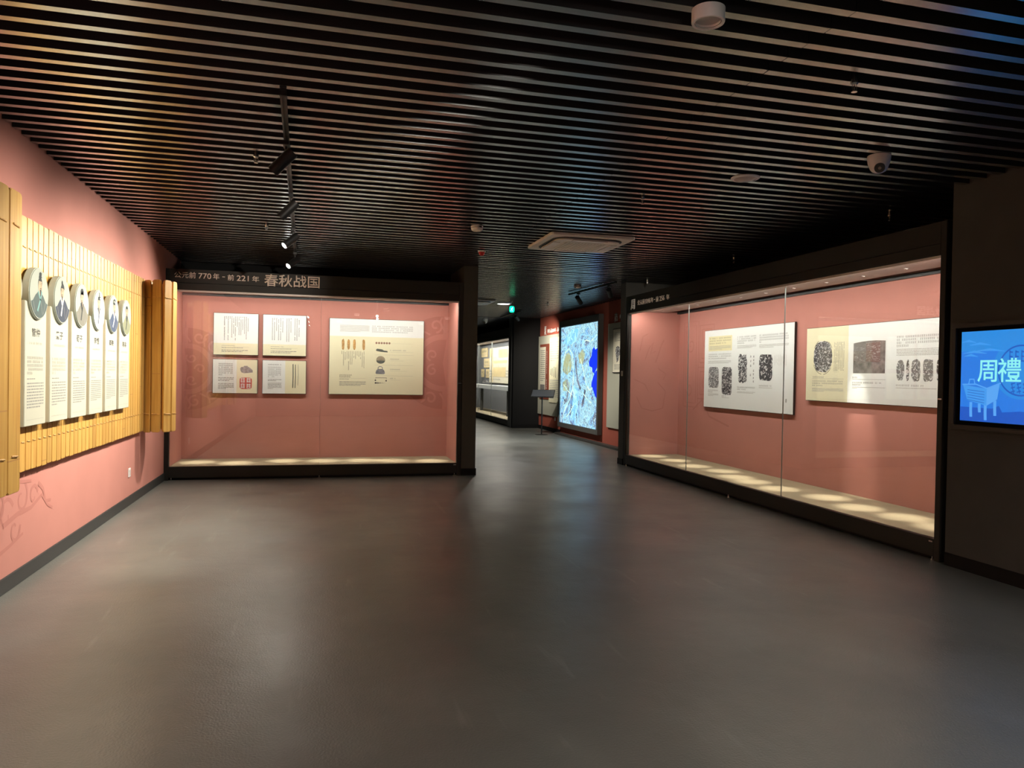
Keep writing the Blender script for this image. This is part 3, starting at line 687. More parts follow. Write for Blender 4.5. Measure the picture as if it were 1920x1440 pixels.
# local x = world Y - 7.4, local -y = world +X away from the wall
def slip_mesh(wd, th, z0, z1, r):
    pts = [(-wd / 2, z0 + r * .5), (-wd / 2 + r * .5, z0), (wd / 2 - r * .5, z0), (wd / 2, z0 + r * .5)]
    for cx, a0 in ((wd / 2 - r, 0), (-wd / 2 + r, PI / 2)):
        for i in range(5): a = a0 + PI / 2 * i / 4; pts.append((cx + r * math.cos(a), z1 - r + r * math.sin(a)))
    return MB().prism(pts, -th, 0).mesh('bamboo_slat', 'bamboo', bevel=.004)
thin = slip_mesh(.099, .026, .80, 2.60, .016); thick = slip_mesh(.135, .030, .78, 2.60, .03); wide = slip_mesh(.178, .032, .79, 2.60, .032)
PITCH_S = .1075
stitches = MB()
for k in range(-6, 35):
    yc = 5.836 + PITCH_S * (k + .5) - 7.4
    link('bamboo_slat', thin, scr, (yc, -.022, random.uniform(-.004, .004)))
    for z in (2.385, 1.012):
        stitches.cyl((yc - .026, -.049, z + .003), (yc + .026, -.049, z - .003), .0045, n=6)
stitches.cyl((5.79 - 7.4 - .03, -.049, .92), (5.79 - 7.4 + .03, -.049, .92), .0045, n=6)
MB().box(5.2 - 7.4, 9.58 - 7.4, -.018, 0, 1.1, 1.2).box(5.2 - 7.4, 9.58 - 7.4, -.018, 0, 2.2, 2.3).obj('mounting_rail', 'black_metal', scr)
def curl(path, meshes):
    """thick slats whose faces follow a plan path of (world X, world Y) points"""
    for (a, b_), me in zip(zip(path[:-1], path[1:]), meshes):
        mx, my = (a[0] + b_[0]) / 2, (a[1] + b_[1]) / 2
        lx, ly = my - 7.4, -(mx - XL)
        ang = math.atan2(-(b_[0] - a[0]), b_[1] - a[1])
        me = slip_mesh(math.hypot(b_[0] - a[0], b_[1] - a[1]) - .009, .030, .785, 2.60, .03)
        o = link('bamboo_slat', me, scr, (lx, ly, random.uniform(-.004, .006)), (0, 0, ang))
        c, s = math.cos(ang), math.sin(ang)
        for z in (2.39, 1.005):
            yy = -.032
            p0 = (lx + c * -.045 - s * yy, ly + s * -.045 + c * yy, z + .004); p1 = (lx + c * .045 - s * yy, ly + s * .045 + c * yy, z - .004)
            stitches.cyl(p0, p1, .006, n=6)
# far end: leaves the wall, turns towards the room, folds back
curl([(-2.015, 9.655), (-1.925, 9.60), (-1.815, 9.575), (-1.745, 9.665), (-1.72, 9.80), (-1.78, 9.91), (-1.90, 9.95)], [thick] * 6)
# near end: the mirror image
curl([(-1.86, 4.60), (-1.805, 4.765), (-1.795, 4.945), (-1.795, 5.135)][:4], [wide, wide, wide])
curl([(-1.815, 5.16), (-1.925, 5.21), (-2.015, 5.165)], [thick] * 2)
fine(stitches.obj('binding_cord', 'slip_brown', scr))

# ------------------------------------------------------------------ portrait panels on the scroll
R_M = .185
def arc(cx, cz, r, a0, a1, n=16): return [(cx + r * math.cos(a0 + (a1 - a0) * i / n), cz + r * math.sin(a0 + (a1 - a0) * i / n)) for i in range(n + 1)]
def portrait_panel(i, name_txt, label, robe, collar, hat, seed, beard, turn):
    random.seed(100 + seed)
    y0 = 5.762 + .4946 * i; PW = .41
    p = thing('portrait_panel', label, 'panel', (XL + .048, y0, 1.128), PI / 2, 'portrait panels on the bamboo scroll')
    cx, cz = PW / 2, 2.067 - 1.128
    MB().box(0, PW, -.052, 0, 0, .875).obj('board', 'panel_cream', p, bevel=.004)
    MB().box(.05, PW - .05, .0, .006, .05, .82).obj('mount', 'black_metal', p)
    md = MB().cyl((cx, -.020, cz), (cx, -.072, cz), R_M, n=56).obj('medallion', 'medallion', p, bevel=.006, smooth=True)
    y = -.0726
    t = turn * .012
    # robe: shoulders clipped by the rim
    rr = R_M * .93
    pts = arc(cx, cz, rr, PI * 1.12, PI * 1.88, 20) + [(cx + .125, cz - .055), (cx + .075, cz - .012), (cx + .028, cz + .012), (cx - .028, cz + .012), (cx - .075, cz - .012), (cx - .125, cz - .055)]
    rb = MB().poly(pts, y).obj('robe', robe, md)
    MB().stroke([(cx - .032 + t, cz + .018), (cx + .004 + t, cz - .045), (cx - .035, cz - .125)], .022, y - .0006).stroke([(cx + .032 + t, cz + .018), (cx + .004 + t, cz - .045)], .020, y - .0006).obj('collar', collar, rb)
    MB().stroke([(cx - .115, cz - .06), (cx - .085, cz - .135)], .004, y - .0006).stroke([(cx + .115, cz - .06), (cx + .075, cz - .14)], .004, y - .0006).stroke([(cx + .03, cz - .05), (cx + .06, cz - .15)], .004, y - .0006).obj('robe_folds', 'ink_grey', rb)
    hd = MB().poly(blob(cx + t, cz + .062, .034, .052, 26, .0, 2.3), y - .0006).obj('face', 'skin', md)
    MB().poly([(cx - .014 + t, cz + .022), (cx + .014 + t, cz + .022), (cx + .018 + t, cz - .01), (cx - .016 + t, cz - .01)], y - .0004).obj('neck', 'skin', hd)
    m = MB()
    for s in (-1, 1):
        m.ell(cx + t * 1.8 + s * .013, cz + .068, .0055, .0026, y - .0012, 10)
        m.stroke([(cx + t * 1.8 + s * .006, cz + .078), (cx + t * 1.8 + s * .021, cz + .079)], .003, y - .0012)
    m.stroke([(cx + t * 2.1, cz + .066), (cx + t * 2.4 + .003, cz + .050), (cx + t * 2.1 - .003, cz + .048)], .0022, y - .0012)
    m.stroke([(cx + t * 1.8 - .008, cz + .036), (cx + t * 1.8 + .008, cz + .036)], .003, y - .0012)
    m.obj('features', 'hair', hd)
    m = MB()
    if beard > 0: m.poly([(cx + t * 1.6 - .014, cz + .030), (cx + t * 1.6 + .014, cz + .030), (cx + t * 1.6 + .008, cz + .014 - beard), (cx + t * 1.6, cz + .002 - beard), (cx + t * 1.6 - .006, cz + .014 - beard)], y - .0014)
    m.stroke([(cx + t * 1.8 - .016, cz + .036), (cx + t * 1.8, cz + .042), (cx + t * 1.8 + .016, cz + .036)], .004, y - .0014)
    m.obj('beard', 'hair' if beard < .04 else 'robe_grey', hd)
    m = MB(); m.poly([(cx + t + .036 * math.cos(a), cz + .075 + .044 * math.sin(a)) for a in [PI * q / 12 for q in range(13)]][::1] + [(cx + t - .036, cz + .060), (cx + t - .028, cz + .090), (cx + t + .028, cz + .090), (cx + t + .036, cz + .060)], y - .0010)
    if hat == 'tall': m.poly([(cx + t - .022, cz + .112), (cx + t + .02, cz + .112), (cx + t + .026, cz + .150), (cx + t + .002, cz + .158), (cx + t - .02, cz + .148)], y - .0010); m.stroke([(cx + t - .03, cz + .118), (cx + t + .03, cz + .120)], .006, y - .0012)
    if hat == 'knot': m.ell(cx + t - .004, cz + .132, .014, .018, y - .0010, 14); m.stroke([(cx + t + .006, cz + .128), (cx + t + .036, cz + .108), (cx + t + .044, cz + .085)], .007, y - .0010)
    if hat == 'cap': m.poly([(cx + t - .042, cz + .088), (cx + t + .040, cz + .092), (cx + t + .044, cz + .118), (cx + t + .018, cz + .142), (cx + t - .026, cz + .138), (cx + t - .044, cz + .116)], y - .0010)
    if hat == 'crest': m.stroke([(cx + t, cz + .115), (cx + t + .012, cz + .140), (cx + t + .004, cz + .158)], .016, y - .0010); m.stroke([(cx + t - .03, cz + .112), (cx + t + .045, cz + .122)], .008, y - .0010)
    if hat == 'wave': m.stroke([(cx + t - .038, cz + .10), (cx + t - .03, cz + .132), (cx + t + .004, cz + .142), (cx + t + .036, cz + .130)], .018, y - .0010)
    if hat == 'band': m.stroke(arc(cx + t, cz + .072, .046, -.4, PI + .4, 16), .007, y - .0010)
    m.obj('hair', 'hair', md)
    yt = -.0528
    if name_txt: text(p, 'name_lettering', name_txt, (.125, .632, .285, .692), 'ink', yt, 0, .012)
    m = MB(); han_lines(m, .085, .335, .592, .568, 1, yt, 1., .016); fine(m.obj('dates', 'ink_grey', p))
    m = MB(); han_lines(m, .045, .365, .490, .355, 5, yt, random.uniform(.1, .8), .019); fine(m.obj('script', 'ink_grey', p))
    m = MB(); latin_lines(m, .045, .20, .336, .318, 1, yt, 1.); latin_lines(m, .045, .365, .305, .115, random.choice((9, 10, 10, 11)), yt, random.uniform(.3, .9)); m.rect(.04, .044, .37, .0452, yt); fine(m.obj('caption', 'ink_grey', p))
    return p
portrait_panel(-1, '', 'cream portrait panel half hidden behind the wide curled near end of the scroll', 'robe_navy', 'robe_white', 'knot', 0, .02, 0)
portrait_panel(0, '管仲', 'cream panel with portrait medallion of man in dark robe with teal sash', 'robe_teal', 'sash_teal', 'tall', 1, .02, 1)
portrait_panel(1, '墨子', 'cream panel with portrait medallion of man with topknot and plain navy robe', 'robe_navy', 'robe_white', 'knot', 2, .01, -1)
portrait_panel(2, '荀子', 'cream panel with portrait medallion of man in dark cap and beige-grey robe', 'robe_grey', 'hair', 'cap', 3, .02, -1)
portrait_panel(3, '李悝', 'cream panel with portrait medallion of man in white robe with dark collar', 'robe_white', 'robe_navy', 'crest', 4, .05, -1)
portrait_panel(4, '商鞅', 'cream panel with portrait medallion of man in blue robe and white scarf', 'robe_blue', 'robe_white', 'wave', 5, .03, 1)
portrait_panel(5, '韩非', 'cream panel with portrait medallion of man in moss green robe', 'robe_moss', 'hair', 'band', 6, .02, 0)

# ------------------------------------------------------------------ wall sockets
def socket(name, label, loc, rz, wd, hh, group=None):
    s = thing(name, label, 'socket', loc, rz, group)
    MB().box(-wd / 2, wd / 2, -.010, 0, -hh / 2, hh / 2).obj('plate', 'white_paint', s, bevel=.003)
    MB().box(-wd * .32, wd * .32, -.012, -.009, -hh * .3, hh * .3).obj('insert', 'alu', s, bevel=.001)
    return s
s = socket('wall_socket', 'white socket plate on the salmon wall below the bamboo scroll', (XL, 9.13, .37), PI / 2, .086, .10)
for yy, wh in ((19.05, 'the one towards the black corner'), (18.77, 'the one towards the map box')): socket('wall_socket', 'small white socket low on the red wall, ' + wh, (6.20, yy, .36), -PI / 2, .09, .09, 'sockets on the red wall')

# ------------------------------------------------------------------ screen on the dark right wall
tv = thing('wall_screen', 'framed wall screen with blue picture of bronze vessel and two white characters', 'screen', (XR, 5.03, 0), -PI / 2)
TW = 1.46
MB().box(-.02, TW, -.055, -.005, 1.165, 1.20).box(-.02, TW, -.055, -.005, 1.995, 2.03).box(-.02, .022, -.055, -.005, 1.2, 1.995).box(TW - .042, TW, -.055, -.005, 1.2, 1.995).obj('frame', 'black_metal', tv, bevel=.004)
MB().box(.022, TW - .042, -.034, 0, 1.2, 1.995).obj('housing', 'ceiling_black', tv)
S0, S1, Z0, Z1 = .062, TW - .085, 1.236, 1.962
MB().rect(S0, Z0, S1, Z1, -.0346).obj('picture', 'tv_blue', tv)
MB().rect(S0, 1.80, S1, Z1, -.0349).obj('picture_sky', 'tv_blue_top', tv)
MB().poly([(S0, Z0), (S1, Z0), (S1, 1.30), (.6, 1.335), (.45, 1.32), (.42, 1.37), (.36, 1.345), (S0, 1.35)], -.0349).obj('picture_ground', 'tv_blue_dark', tv)
m = MB()
for a, b_, z in ((.065, .20, 1.875), (.14, .34, 1.85), (.08, .30, 1.785), (.20, .46, 1.80), (.09, .22, 1.76)): m.stroke([(a, z), ((a + b_) / 2, z + .012), (b_, z - .004)], lambda q: .02 * math.sin(PI * min(max(q, .08), .92)), -.0352)
m.obj('picture_clouds', 'tv_blue_light', tv)
MB().ell(.60, 1.66, .235, .235, -.0350, 48).obj('picture_moon', 'tv_blue_top', tv)
m = MB(); m.stroke(arc(.60, 1.645, .19, .6, PI * 1.9, 40), .012, -.0354)
for q in range(4):
    for r_ in range(3): m.stroke([(.50 + .05 * q, 1.79 - .035 * r_), (.53 + .05 * q, 1.785 - .035 * r_)], .010, -.0354)
    m.stroke([(.505 + .05 * q, 1.80), (.505 + .05 * q, 1.71)], .008, -.0354)
for q in range(3):
    for r_ in range(3): m.stroke([(.52 + .05 * q, 1.54 - .03 * r_), (.555 + .05 * q, 1.55 - .03 * r_)], .009, -.0354)
    m.stroke([(.525 + .05 * q, 1.55), (.545 + .05 * q, 1.47)], .007, -.0354)
m.obj('picture_emblem', 'tv_blue_dark', tv)
dg = MB().poly([(.085, 1.53), (.31, 1.50), (.31, 1.365), (.13, 1.405)], -.0356).obj('vessel_front', 'tv_blue_light', tv)
MB().poly([(.31, 1.50), (.425, 1.545), (.405, 1.42), (.31, 1.365)], -.0356).obj('vessel_side', 'tv_pale', dg)
for xx, za, zb_ in ((.165, 1.39, 1.27), (.245, 1.38, 1.31), (.30, 1.37, 1.25), (.385, 1.41, 1.29)): MB().stroke([(xx, za), (xx, (za + zb_) / 2), (xx + .003, zb_)], .026, -.0355).obj('vessel_leg', 'tv_pale', dg)
MB().stroke([(.14, 1.535), (.15, 1.575), (.19, 1.575), (.20, 1.53)], .010, -.0355).obj('vessel_handle', 'tv_pale', dg)
MB().stroke([(.08, 1.532), (.21, 1.535), (.31, 1.503)], .010, -.0359).stroke([(.31, 1.503), (.435, 1.548)], .010, -.0359).obj('vessel_rim', 'tv_pale', dg)
m = MB()
for q in range(5): m.stroke([(.13, 1.49 - .02 * q), (.29, 1.475 - .022 * q)], .004, -.0359)
m.obj('vessel_pattern', 'tv_blue_dark', dg)
text(tv, 'screen_lettering', '周', (.222, 1.553, .398, 1.728), 'tv_text', -.0364, 0, .010)
text(tv, 'screen_lettering', '禮', (.405, 1.556, .605, 1.742), 'tv_text', -.0364, 0, .008)

# ------------------------------------------------------------------ ceiling fittings
def track_head(parent, loc, target, lit=True, length=.20, rad=.042, power=0, size=60):
    """spotlight: adapter on the track, stem, yoke, barrel aimed at target; returns the empty"""
    L = Vector(loc)
    MB().box(-.02, .02, -.055, .055, -.03, 0).obj('adapter', 'black_metal', parent, loc=(L.x, L.y, L.z), bevel=.003)
    MB().cyl((L.x, L.y, L.z - .03), (L.x, L.y, L.z - .085), .008, n=10).obj('stem', 'black_metal', parent)
    p = Vector((L.x, L.y, L.z - .115)); d = (Vector(target) - p).normalized()
    a = p - d * length * .35; b_ = p + d * length * .65
    MB().cyl(a, b_, rad, n=24).obj('barrel', 'black_metal', parent, bevel=.003, smooth=True)
    MB().cyl(b_ - d * .004, b_ + d * .001, rad * .80, n=20).obj('lens', 'lens_glow' if lit else 'dark_lens', parent)
    if power: spot('track_spot_lamp', parent, b_ + d * .012, target, power, size, 1.0, .04)
def track(name, label, a, b_, z):
    a = Vector((*a, z)); b_ = Vector((*b_, z)); d = (b_ - a); L = d.length; ang = math.atan2(d.y, d.x)
    t = thing(name, label, 'track', tuple(a), ang)
    MB().box(0, L, -.018, -.007, -.005, .030).box(0, L, .007, .018, -.005, .030).box(0, L, -.007, .007, .012, .030).obj('rail', 'track_metal', t)
    for x in (0., L): MB().box(x - .012, x + .012, -.02, .02, -.007, .032).obj('end_cap', 'black_metal', t, bevel=.002)
    n = max(2, int(L / 1.4))
    for i in range(n): MB().cyl((L * (i + .5) / n, 0, .03), (L * (i + .5) / n, 0, .075), .006, n=8).obj('hanger', 'chrome', t)
    return t
zt_ = H - .034
track('lighting_track', 'long black lighting track running along the bamboo scroll wall', (-.225, 4.52), (-.345, 11.0), zt_)
labels = ['black barrel spotlight at the free end of the long track', 'second black barrel spotlight from the free end of the long track', 'lit black spotlight, second from the front case on the long track', 'lit black spotlight nearest the front case on the long track']
for (px, py, tg, lit, pw), lab in zip((((-.245), 5.43, (XL, 5.9, 1.2), False, 1.), (-.270, 7.04, (XL, 7.3, 1.2), False, 1.), (-.31, 8.72, (XL + .02, 7.9, 1.4), True, 1.), (-.34, 10.45, (XL + .02, 9.2, 1.4), True, 1.)), labels):
    t = thing('track_spotlight', lab, 'spotlight', (0, 0, 0), 0, 'spotlights on the long track')
    track_head(t, (px, py, zt_ - .005), tg, lit, power=P_TRACK * pw, size=112)
# added unseen track whose spots brighten the near wall and floor
track('lighting_track', 'added unseen lighting track over the near part of the room beside the salmon wall', (-.20, -2.2), (-.22, 2.5), zt_)
for py, ty, lab in ((-1.4, -1.2, 'added spotlight at the rear end of the near wall track'), (.4, .6, 'added spotlight in the middle of the near wall track'), (2.2, 3.3, 'added spotlight at the front end of the near wall track')):
    t = thing('track_spotlight', lab, 'spotlight', (0, 0, 0), 0, 'added spotlights over the near room')
    track_head(t, (-.21, py, zt_ - .005), (XL, ty, 1.3), True, power=P_NEAR, size=100)
track('lighting_track', 'added unseen lighting track across the middle of the near room', (1.5, -1.5), (1.5, 2.5), zt_)  # unseen track added out of view; its spots brighten the case headings
for py, tg, pw, sz, lab in ((2.2, (-.95, YC, 2.82), 900, 15, 'added narrow spotlight aimed at the large heading of the front case'), (1.2, (XR, 11.3, 2.78), 900, 9, 'added narrow spotlight aimed at the heading of the long glass case')):
    t = thing('track_spotlight', lab, 'spotlight', (0, 0, 0), 0, 'added spotlights over the near room')
    track_head(t, (1.5, py, zt_ - .005), tg, True, power=pw, size=sz)
# tracks in the far gallery
track('lighting_track', 'short black track in front of the glowing map box', (4.757, 13.85), (4.86, 11.75), zt_ - .02)
for (px, py, tg, lab) in ((4.765, 13.35, (6.2, 14.6, 1.7), 'black spotlight on the short track, farther from the long glass case'), (4.85, 12.0, (6.2, 13.9, 1.6), 'black spotlight on the short track, next to the long glass case')):
    t = thing('track_spotlight', lab, 'spotlight', (0, 0, 0), 0, 'spotlights on the short track')
    track_head(t, (px, py, zt_ - .03), tg, False, .2, .042, P_FAR_SPOT * .4, 44)
track('lighting_track', 'distant black track beneath the green exit sign', (4.867, 20.0), (4.862, 17.8), zt_ - .02)
t = thing('track_spotlight', 'distant spotlight below the green exit sign', 'spotlight')
track_head(t, (4.864, 18.3, zt_ - .03), (6.2, 19.7, 2.0), False, .2, .042, P_FAR_SPOT, 80)

def sprinkler(x, y, label=None):
    s = thing('sprinkler', label or 'small chrome sprinkler head hanging between ceiling slats', 'sprinkler', (x, y, H), 0, 'sprinklers in the slat ceiling')
    MB().cyl((0, 0, .06), (0, 0, -.012), .017, n=14).obj('pipe', 'chrome', s, smooth=True)
    MB().lathe([(0, -.012), (.021, -.012), (.021, -.026), (.012, -.034), (0, -.034)], 14).obj('nut', 'chrome', s, smooth=True)
    MB().cyl((0, 0, -.034), (0, 0, -.066), .004, n=8).obj('bulb', 'chrome', s)
    MB().stroke([(-.012, -.034), (-.016, -.052), (0, -.07)], .005, -.001).stroke([(.012, -.034), (.016, -.052), (0, -.07)], .005, -.001).obj('yoke', 'chrome', s)
    MB().cyl((0, 0, -.068), (0, 0, -.072), .016, n=14).obj('deflector', 'chrome', s)
for (x, y), lab in zip(((2.79, 3.44), (-.483, 5.92), (-.59, 8.71), (2.816, 6.21), (5.381, 6.09), (5.425, 8.97), (5.328, 11.5), (4.98, 16.0)),
        ('chrome sprinkler head hanging close to the white drum downlight', 'chrome sprinkler head beside the long track, at its free end half', 'chrome sprinkler head beside the long track, near the front case',
         'chrome sprinkler head between the flat glass downlight and the air conditioner', 'chrome sprinkler head above the near end of the long glass case', 'chrome sprinkler head above the middle of the long glass case', 'chrome sprinkler head above the lettered end of the long glass case', 'distant sprinkler head in front of the glowing map box')):
    sprinkler(x, y, lab)

def drum(label, x, y, lit, group=None):
    t = thing('drum_downlight', label, 'downlight', (x, y, H), 0, group)
    MB().lathe([(.060, -.060), (.071, -.060), (.073, -.055), (.073, .0), (0, .0)], 40).obj('housing', 'white_paint', t, smooth=True)
    MB().lathe([(.060, -.060), (.052, -.046), (.030, -.040), (0, -.040)], 36).obj('reflector', 'lens_soft' if lit else 'lamp_glass', t, smooth=True)
    MB().lathe([(.061, -.0605), (.061, -.057), (.055, -.055)], 36).obj('trim_ring', 'chrome', t, smooth=True)
    if lit: spot('downlight_lamp', t, (0, 0, -.066), (0, 0, -3), P_FILL, 165, .8, .05, COOL)
drum('white drum shaped surface downlight, unlit', 1.652, 2.985, False)
for x, y, lab in ((1.0, 1.0, 'added fill drum downlight closest to the unlit one'), (3.6, .8, 'added fill drum downlight over the near room by the screen wall'), (3.2, -2.0, 'added fill drum downlight at the rear of the room by the screen wall'), (.6, -2.2, 'added fill drum downlight at the rear of the room by the salmon wall')):  # fill lamps added out of view behind the camera to lift the room
    drum(lab, x, y, True, 'added fill downlights over the near room')
t = thing('flat_downlight', 'flat round glass-fronted downlight between the air conditioner and the dome camera', 'downlight', (3.342, 5.38, H))
MB().lathe([(0, -.012), (.105, -.012), (.115, -.005), (.115, .0), (0, .0)], 40).obj('rim', 'white_paint', t, smooth=True)
MB().lathe([(0, -.030), (.05, -.026), (.085, -.016), (.093, -.010)], 36).obj('lens', 'lamp_glass', t, smooth=True)

def dome_camera(label, loc, s=1., look=(-.55, -.80)):
    t = thing('dome_camera', label, 'camera', loc)
    MB().lathe([(0, 0), (.078 * s, 0), (.080 * s, -.012 * s), (.074 * s, -.055 * s), (.066 * s, -.075 * s)], 36).obj('housing', 'white_paint', t, smooth=True)
    MB().lathe([(.066 * s, -.070 * s), (.062 * s, -.090 * s), (.048 * s, -.112 * s), (.025 * s, -.124 * s), (0, -.127 * s)], 32).obj('ball', 'white_paint', t, smooth=True)
    d = Vector((look[0], look[1], -.62)).normalized(); c = Vector((0, 0, -.068 * s))
    e = MB().cyl(c + d * .045 * s, c + d * .066 * s, .036 * s, n=28).obj('eye', 'black_metal', t, bevel=.002, smooth=True)
    MB().cyl(c + d * .066 * s, c + d * .0675 * s, .031 * s, n=24).obj('window', 'dark_lens', e)
    q = d.orthogonal().normalized(); MB().cyl(c + d * .0675 * s - q * 0, c + d * .069 * s, .011 * s, n=16).obj('lens', 'ball_brown', e)
    return t
dome_camera('white dome security camera hanging under the slats near the dark wall', (3.92, 4.556, H))
dome_camera('distant white dome camera above the far display case', (4.75, 21.5, H), 1.1)

def smoke(label, loc):
    t = thing('smoke_detector', label, 'smoke detector', loc)
    MB().lathe([(0, -.055), (.045, -.055), (.060, -.045), (.066, -.025), (.068, 0), (0, 0)], 32).obj('body', 'white_paint', t, smooth=True)
    MB().lathe([(.0665, -.022), (.0675, -.020), (.0675, -.014), (.0665, -.012)], 32).obj('vent_ring', 'ink_pale', t)
    MB().box(.012, .040, -.066, -.052, -.022, -.006).obj('label_plate', 'black_metal', t)
smoke('white smoke detector between the front case and the air conditioner', (1.672, 8.06, H))
smoke('white smoke detector beside the short track in the far gallery', (4.51, 12.69, H))
t = thing('fire_alarm', 'red fire alarm strobe on white base under the ceiling', 'alarm', (2.075, 9.66, H))
MB().lathe([(0, -.014), (.050, -.014), (.055, 0), (0, 0)], 28).obj('base', 'white_paint', t, smooth=True)
MB().lathe([(0, -.062), (.022, -.060), (.034, -.045), (.044, -.014), (0, -.014)], 28).obj('strobe', 'red_plastic', t, smooth=True)

def rrect(hw, r, n=8):
    pts = []
    for cx, cy, a0 in ((hw - r, hw - r, 0), (-hw + r, hw - r, PI / 2), (-hw + r, -hw + r, PI), (hw - r, -hw + r, 1.5 * PI)):
        for i in range(n + 1): a = a0 + PI / 2 * i / n; pts.append((cx + r * math.cos(a), cy + r * math.sin(a)))
    return pts
def slab(m, pts, z0, z1):
    n = len(pts); b = len(m.v); m.v += [(x, y, z0) for x, y in pts] + [(x, y, z1) for x, y in pts]
    m.f.append(tuple(range(b + n - 1, b - 1, -1))); m.f.append(tuple(range(b + n, b + 2 * n)))
    for i in range(n): j = (i + 1) % n; m.f.append((b + i, b + j, b + n + j, b + n + i))
    return m
def air_con(label, loc, hw):
    t = thing('air_conditioner', label, 'air conditioner', loc)
    slab(MB(), rrect(hw, .03), -.035, 0).obj('panel', 'ac_white', t, bevel=.006)
    slab(MB(), rrect(hw * .84, hw * .34), -.041, -.030).obj('outlet_slot', 'black_metal', t)
    slab(MB(), rrect(hw * .80, hw * .30), -.060, -.036).obj('centre_panel', 'ac_white', t, bevel=.012)
    for i, (a, b_) in enumerate(((0, -1), (0, 1), (-1, 0), (1, 0))):
        ln, wd = hw * .40, hw * .075; cx, cy = a * hw * .70, b_ * hw * .70
        bx = (cx - (ln if b_ else wd), cx + (ln if b_ else wd), cy - (ln if a else wd), cy + (ln if a else wd))
        MB().box(bx[0] - .006, bx[1] + .006, bx[2] - .006, bx[3] + .006, -.0612, -.0595).obj('louvre_gap', 'black_metal', t)
        MB().box(*bx, -.067, -.058).obj('louvre', 'white_paint', t, bevel=.003)
    slab(MB(), rrect(hw * .52, hw * .12), -.064, -.058).obj('grille', 'ac_white', t, bevel=.003)
    m = MB(); n = 13
    for i in range(n):
        x = -hw * .46 + hw * .92 * i / (n - 1); MB().box(x - .008, x + .008, -hw * .44, hw * .44, -.0672, -.0635).obj('grille_bar', 'ac_grille', t)
air_con('white square ceiling cassette air conditioner over the passage', (3.055, 8.56, H), .515)
air_con('distant white ceiling cassette partly hidden by the dark column', (3.30, 16.3, H), .45)
t = thing('flat_downlight', 'distant pale round downlight beside the green exit sign', 'downlight', (4.09, 16.55, H))
MB().lathe([(0, -.02), (.17, -.02), (.18, 0), (0, 0)], 32).obj('rim', 'white_paint', t, smooth=True)
MB().lathe([(0, -.026), (.12, -.024), (.14, -.02)], 28).obj('lens', 'lens_soft', t, smooth=True)
spot('downlight_lamp', t, (0, 0, -.035), (0, 0, -3), 600, 150, .8, .1, COOL)
# exit sign
t = thing('exit_sign', 'small glowing green exit sign hanging in the far gallery', 'sign', (3.992, 15.42, 2.95))
MB().box(-.062, .062, -.012, .012, -.075, .075).obj('housing', 'black_metal', t, bevel=.004)
sgn = MB().poly(blob(0, 0, .055, .068, 24, .0, 4.), -.0128).obj('sign_face', 'exit_green', t)
m = MB(); m.ell(.012, .038, .010, .010, -.0134, 10); m.stroke([(.008, .026), (-.004, -.002), (.012, -.022), (.004, -.048)], .011, -.0134); m.stroke([(-.004, -.002), (-.022, -.018), (-.034, -.040)], .010, -.0134); m.stroke([(-.028, .018), (.004, .020), (.026, .006)], .008, -.0134)
m.obj('running_figure', 'exit_white', sgn)
MB().cyl((-.03, 0, .075), (-.03, 0, H - 2.95), .004, n=6).cyl((.03, 0, .075), (.03, 0, H - 2.95), .004, n=6).obj('hanger', 'chrome', t)

# ------------------------------------------------------------------ far gallery: red wall
lb = thing('map_lightbox', 'tall glowing blue relief map light box in dark frame on the red wall', 'light box', (6.20, 18.52, 0), -PI / 2)
BW = 2.88; d0 = -.11
MB().box(0, .10, d0, 0, .205, 2.955).box(BW - .09, BW, d0, 0, .205, 2.955).box(.10, BW - .09, d0, 0, 2.80, 2.955).box(.10, BW - .09, d0, 0, .205, .315).obj('frame', 'box_frame', lb, bevel=.006)
MB().box(.10, BW - .09, d0 + .03, -.01, .315, 2.80).obj('housing', 'black_metal', lb)
LX0, LX1, LZ0, LZ1 = .11, BW - .10, .325, 2.79
pic = MB().rect(LX0, LZ0, LX1, LZ1, d0 + .028).obj('map_picture', 'map_glow', lb)
def L(px, py): return (LX0 + px * (LX1 - LX0), LZ0 + py * (LZ1 - LZ0))
ym = d0 + .0274
MB().poly([L(1, .76), L(.93, .74), L(.90, .77), L(.86, .74), L(.84, .68), L(.80, .655), L(.78, .62), L(.80, .585), L(.86, .575), L(.87, .535), L(.92, .515), L(.95, .55), L(.985, .575), L(1, .59)], ym).obj('map_sea', 'map_sea', pic)
MB().poly([L(1, .555), L(.95, .54), L(.90, .50), L(.86, .44), L(.85, .40), L(.90, .36), L(.94, .31), L(1, .28)], ym).obj('map_sea', 'map_sea', pic)
MB().poly([L(.06, .55), L(.09, .64), L(.16, .72), L(.24, .735), L(.30, .69), L(.33, .60), L(.30, .54), L(.20, .50), L(.12, .52)], ym).obj('map_plain', 'map_olive', pic)
MB().poly([L(.06, .42), L(.20, .46), L(.28, .42), L(.26, .34), L(.10, .33)], ym).obj('map_plain', 'map_olive', pic)
MB().poly([L(.50, .70), L(.62, .76), L(.68, .70), L(.62, .60), L(.54, .62)], ym).obj('map_plain', 'map_olive', pic)
MB().stroke([L(.44, .68), L(.45, .56), L(.50, .44), L(.58, .36)], .09, ym).obj('map_ridge', 'map_slate', pic)
MB().stroke([L(.20, .45), L(.24, .36), L(.20, .24), L(.12, .22)], .12, ym).obj('map_ridge', 'map_slate', pic)
MB().stroke([L(.52, .22), L(.46, .14), L(.50, .06)], .05, ym).obj('map_ridge', 'map_slate', pic)
MB().stroke([L(.70, .36), L(.66, .26), L(.62, .20)], .10, ym).obj('map_ridge', 'map_slate', pic)
